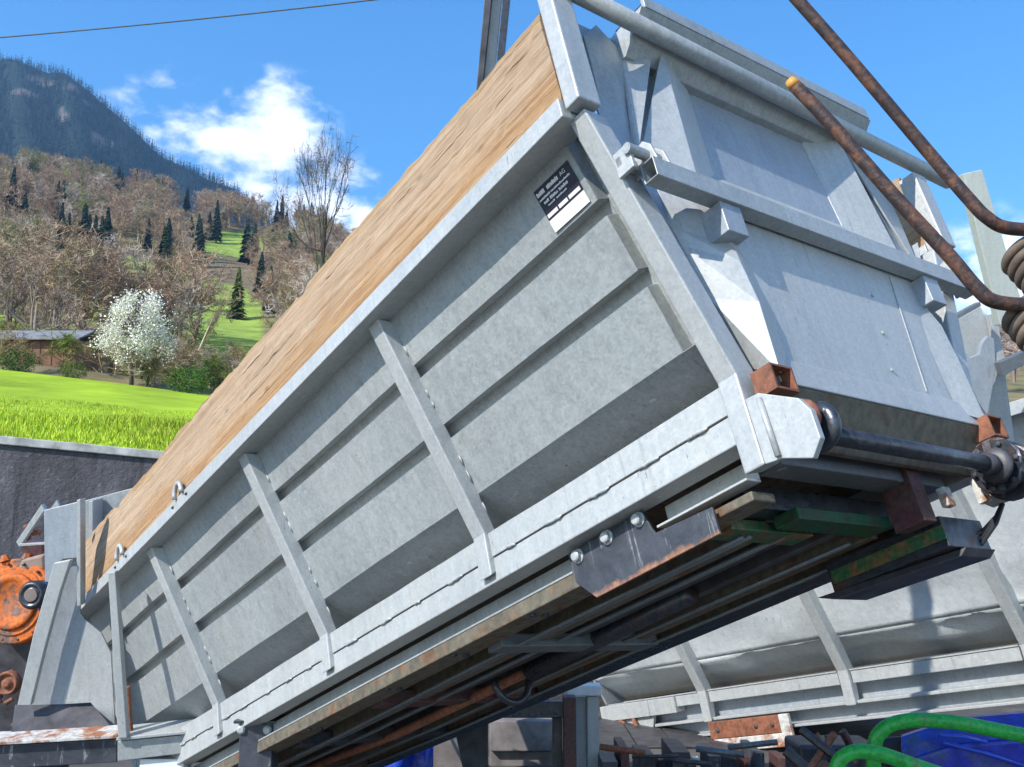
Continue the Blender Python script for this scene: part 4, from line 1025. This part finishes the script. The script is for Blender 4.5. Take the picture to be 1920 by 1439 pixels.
# ------------------------------------------------------------------ rusty spring tines at the right
def tine(pts, D0, lab, coil, tip=None):
    c = at(*coil, D0); e = empty('spring_tine', lab, 'spring tine', Matrix.Translation(c), 'rusty spring tines at the right')
    P = smoothpts([at(x, y, d) for x, y, d in pts], 8)
    wpart(MB().tube(P, .0215, 14), 'rod', M_rod, e, 0, True)
    if tip: wpart(MB().tube([P[0] + (P[0] - P[1]).normalized() * .0305, P[0] + (P[0] - P[1]).normalized() * .002], [.016, .0225], 14), 'tip', plain('bare_cut_end', (.62, .30, .05), .5), e, 0, True)
    ax = Vector((.30, -.50, -.80)).normalized(); u = Vector((1, 0, 0)); u = (u - ax * u.dot(ax)).normalized(); v = ax.cross(u)
    hp = [c + ax * (.036 * (a / (2 * math.pi)) - .07) + (u * math.cos(a) + v * math.sin(a)) * .062 for a in [2 * math.pi * 4 * k / 96 for k in range(97)]]
    wpart(MB().tube(hp, .0165, 10), 'coil', M_beltcoil, e, 0, True)
tine([(1440, -62, 3.5), (1590, 108, 3.42), (1740, 285, 3.35), (1815, 372, 3.3), (1850, 408, 3.28), (1890, 428, 3.28), (1975, 432, 3.3)], 3.3, 'upper rusty spring tine running out of the top of the picture', (1938, 500))
tine([(1492, 163, 3.25), (1560, 235, 3.2), (1680, 372, 3.12), (1780, 480, 3.06), (1832, 541, 3.03), (1870, 567, 3.02), (1960, 574, 3.03)], 3.05, 'lower rusty spring tine with a bright orange cut tip', (1944, 612), True)

# strut of the hoist behind the timber, and the overhead cable
e = world_thing('hoist_strut', 'grey steel profile hanging behind the upper end of the timber', 'strut', 925, 60, 8.0)
wpart(MB().plate([(919, -120), (934, -120), (905, 160), (880, 420), (868, 420), (894, 160)], 8.0, .14), 'flange', M_dark, e, .004)
wpart(MB().plate([(935, -120), (952, -120), (926, 160), (902, 420), (881, 420), (906, 160)], 8.08, .02), 'web', M_galvb, e, .003)
wpart(MB().plate([(953, -120), (968, -120), (940, 160), (914, 420), (903, 420), (927, 160)], 8.0, .14), 'flange', M_blacksteel, e, .004)
pts = [at(-260, 92, 46)] + [at(-260 + 1180 * k / 24, 92 - 118 * (k / 24) + 16 * (k / 24 - .5) ** 2 * 0 + 14 * math.sin(math.pi * k / 24) * .55, 46 - 8 * k / 24) for k in range(1, 25)]
o = MB().tube(pts, .028, 6).build('overhead_cable', M_cable, None, 0, True); tag(o, 'thin dark overhead cable crossing the sky at the upper left', 'cable')

# ------------------------------------------------------------------ galvanised carrier and orange machine at the lower left
e = world_thing('galvanised_carrier', 'galvanised carrier with slanted post and black crossbeam at the lower left', 'carrier', 150, 1439, 8.3)
wpart(MB().plate([(82, 957), (147, 941), (149, 1046), (118, 1049), (101, 1064), (96, 1092), (84, 1092)], 8.30, .03), 'face_plate', M_galvi, e, .005)
wpart(MB().plate([(94, 956), (106, 938), (112, 953)], 8.45, .03), 'tab', M_galvb, e)
wpart(MB().plate([(144, 938), (151, 936), (151, 1136), (144, 1138)], 8.22, .10), 'edge_flange', M_galvb, e, .004)
wpart(MB().plate([(152, 941), (262, 912), (262, 1010), (152, 1090)], 8.95, .03), 'back_plate', M_galv, e, .004)
wpart(MB().plate([(167, 940), (174, 939), (174, 1050), (167, 1055)], 8.72, .22), 'back_rib', M_galvb, e, .004)
wpart(MB().plate([(101, 1056), (132, 1050), (112, 1112), (86, 1206), (57, 1323), (32, 1323), (62, 1190)], 8.18, .06), 'slanted_post', M_galvb, e, .006)
wpart(MB().plate([(122, 1060), (150, 1052), (150, 1150), (161, 1166), (118, 1321), (57, 1323), (100, 1140)], 8.34, .02), 'side_web', M_galvi, e, .003)
wpart(MB().plate([(160, 1163), (190, 1188), (208, 1225), (216, 1371), (170, 1318), (117, 1321)], 8.30, .02), 'wedge_plate', M_galvb, e, .003)
wpart(MB().plate([(28, 1322), (170, 1318), (216, 1372), (20, 1380)], [8.35, 8.35, 8.1, 8.1], .02), 'under_tray', M_dark, e)
wpart(MB().plate([(-60, 1402), (219, 1386), (219, 1430), (-60, 1446)], 7.95, .22), 'crossbeam', M_plate, e, .008)
wpart(MB().plate([(-60, 1395), (219, 1379), (219, 1385), (-60, 1401)], 7.9, .26), 'crossbeam_flange', M_whiterust, e, .004)
wpart(MB().plate([(220, 1391), (356, 1378), (356, 1412), (220, 1428)], 7.86, .24), 'beam_end', M_galv, e, .006)
wpart(MB().plate([(218, 1384), (357, 1370), (357, 1376), (218, 1390)], 7.82, .30), 'beam_flange', M_galvb, e, .004)
wpart(MB().plate([(202, 1074), (216, 1072), (238, 1384), (221, 1386)], 7.80, .07), 'upright', M_galvb, e, .006)
wpart(MB().plate([(233, 1290), (240, 1290), (246, 1380), (236, 1382)], 7.95, .05), 'rusty_gusset', M_rust, e)
wpart(vbox(262, 345, 1424, 7.9, .2), 'leg', M_white, e, .006); wpart(vbox(40, 110, 1440, 8.0, .2), 'leg', M_blacksteel, e, .006)
e = world_thing('orange_machine', 'orange machine part with a black bearing at the left edge', 'machine', 40, 1300, 9.0)
c = at(30, 1128, 9.1); k = 9.1 / FPX
prof = [(10 * k, -.06), (62 * k, -.06), (64 * k, -.045), (76 * k, -.04), (79 * k, -.025), (79 * k, .10), (20 * k, .14)]
wpart(MB().lathe(c, (.15, 1, -.05), prof, 40), 'casting', M_orange, e, .004)
for i in range(14):
    a = 2 * math.pi * i / 14; q = c + Vector((math.cos(a), -.045 - .15 * math.cos(a) * 0, math.sin(a))) * 1.0 * (70 * k) + Vector((0, 0, 0)); q.y = c.y - .045 - .15 * (q.x - c.x)
    wpart(MB().lathe(q, (.15, 1, -.05), [(.004, -.022), (.012, -.020), (.014, -.004), (.014, .01)], 6), 'bolt', M_blacksteel if i % 2 else M_rust, e)
for i in range(5):
    a = .4 + .5 * i; q0 = c + Vector((math.cos(a), 0, math.sin(a))) * (78 * k); q1 = c + Vector((math.cos(a), 0, math.sin(a))) * (90 * k)
    wpart(MB().tube([q0, q1], [.05, .03], 6), 'tooth', M_orange, e, .004)
wpart(MB().lathe(c, (.15, 1, -.05), [(38 * k, -.075), (40 * k, -.09), (50 * k, -.09), (53 * k, -.07), (40 * k, -.05)], 36), 'raised_ring', M_orange, e, 0, True)
b_ = at(64, 1116, 8.85)
wpart(MB().lathe(b_, (.1, 1, 0), [(6 * k, -.05), (13 * k, -.05), (15 * k, -.035), (17 * k, -.06), (22 * k, -.06), (26 * k, -.03), (26 * k, .2), (10 * k, .2)], 28), 'bearing', M_blacksteel, e, 0, True)
wpart(MB().tube([b_ + Vector((0, -.07, 0)), b_ + Vector((0, .02, 0))], 12 * k, 18), 'shaft', plain('dusty_shaft', (.20, .16, .14), .7), e, .004)
wpart(MB().plate([(40, 1050), (82, 1040), (84, 1100), (60, 1080), (30, 1075)], 9.1, .15), 'brown_cover', plain('dusty_brown_cover', (.30, .22, .18), .8), e, .02)
wpart(MB().plate([(36, 1018), (82, 1018), (82, 1052), (44, 1056)], 9.2, .2), 'rusty_block', M_darkred, e, .02)
wpart(MB().plate([(30, 1017), (36, 1027), (84, 956), (78, 946)], 8.9, .06), 'stay', M_galvb, e, .004)
wpart(MB().plate([(36, 1020), (84, 1018), (84, 1022), (36, 1025)], 8.88, .06), 'stay', M_galvb, e, .003)
rk = random.Random(12)
for i in range(7):
    q = at(rk.uniform(50, 80), rk.uniform(975, 1012), 9.0); wpart(MB().lathe(q, (rk.uniform(-1, 1), rk.uniform(-1, 1), 1), [(.012, -.02), (.03, -.01), (.03, .01), (.012, .02)], 8), 'chain_link', M_rust, e, 0, True)
g0 = at(20, 1280, 8.9)
wpart(MB().lathe(g0, (.1, 1, 0), [(3 * k, -.08), (8 * k, -.08), (9 * k, -.05), (15 * k, -.05), (17 * k, -.075), (21 * k, -.07), (22 * k, .0), (10 * k, .1)], 28), 'lower_pulley', M_rust, e, 0, True)
wpart(MB().plate([(-40, 1195), (70, 1190), (50, 1300), (30, 1420), (-40, 1420)], 9.25, .3), 'gearbox', M_dark, e, .03)
for i in range(9):
    q = at(rk.uniform(-5, 38), rk.uniform(1240, 1345), 8.95); wpart(MB().tube([q, q + Vector((rk.uniform(-.08, .08), rk.uniform(-.03, .03), rk.uniform(-.14, .14)))], rk.uniform(.012, .03), 8), 'linkage', M_rust if i % 3 else M_darkred, e, .004)
wpart(vbox(-30, 60, 1415, 9.3, .3), 'leg', M_dark, e, .01)

# ------------------------------------------------------------------ haze in the valley air
hz = MB().box((-2400, -400, -1.0), (2400, 2600, 1150)).build('haze', bpy.data.materials.new('valley_haze'))
hm = hz.data.materials[0]; hm.use_nodes = True; ht = hm.node_tree; ht.nodes.clear()
pv = ht.nodes.new('ShaderNodeVolumePrincipled'); pv.inputs['Color'].default_value = (.30, .58, 1.0, 1); pv.inputs['Density'].default_value = .00017; pv.inputs['Anisotropy'].default_value = .2
ho = ht.nodes.new('ShaderNodeOutputMaterial'); ht.links.new(pv.outputs[0], ho.inputs['Volume'])
tag(hz, 'thin blue valley haze between the yard and the mountain', None, None, 'stuff')
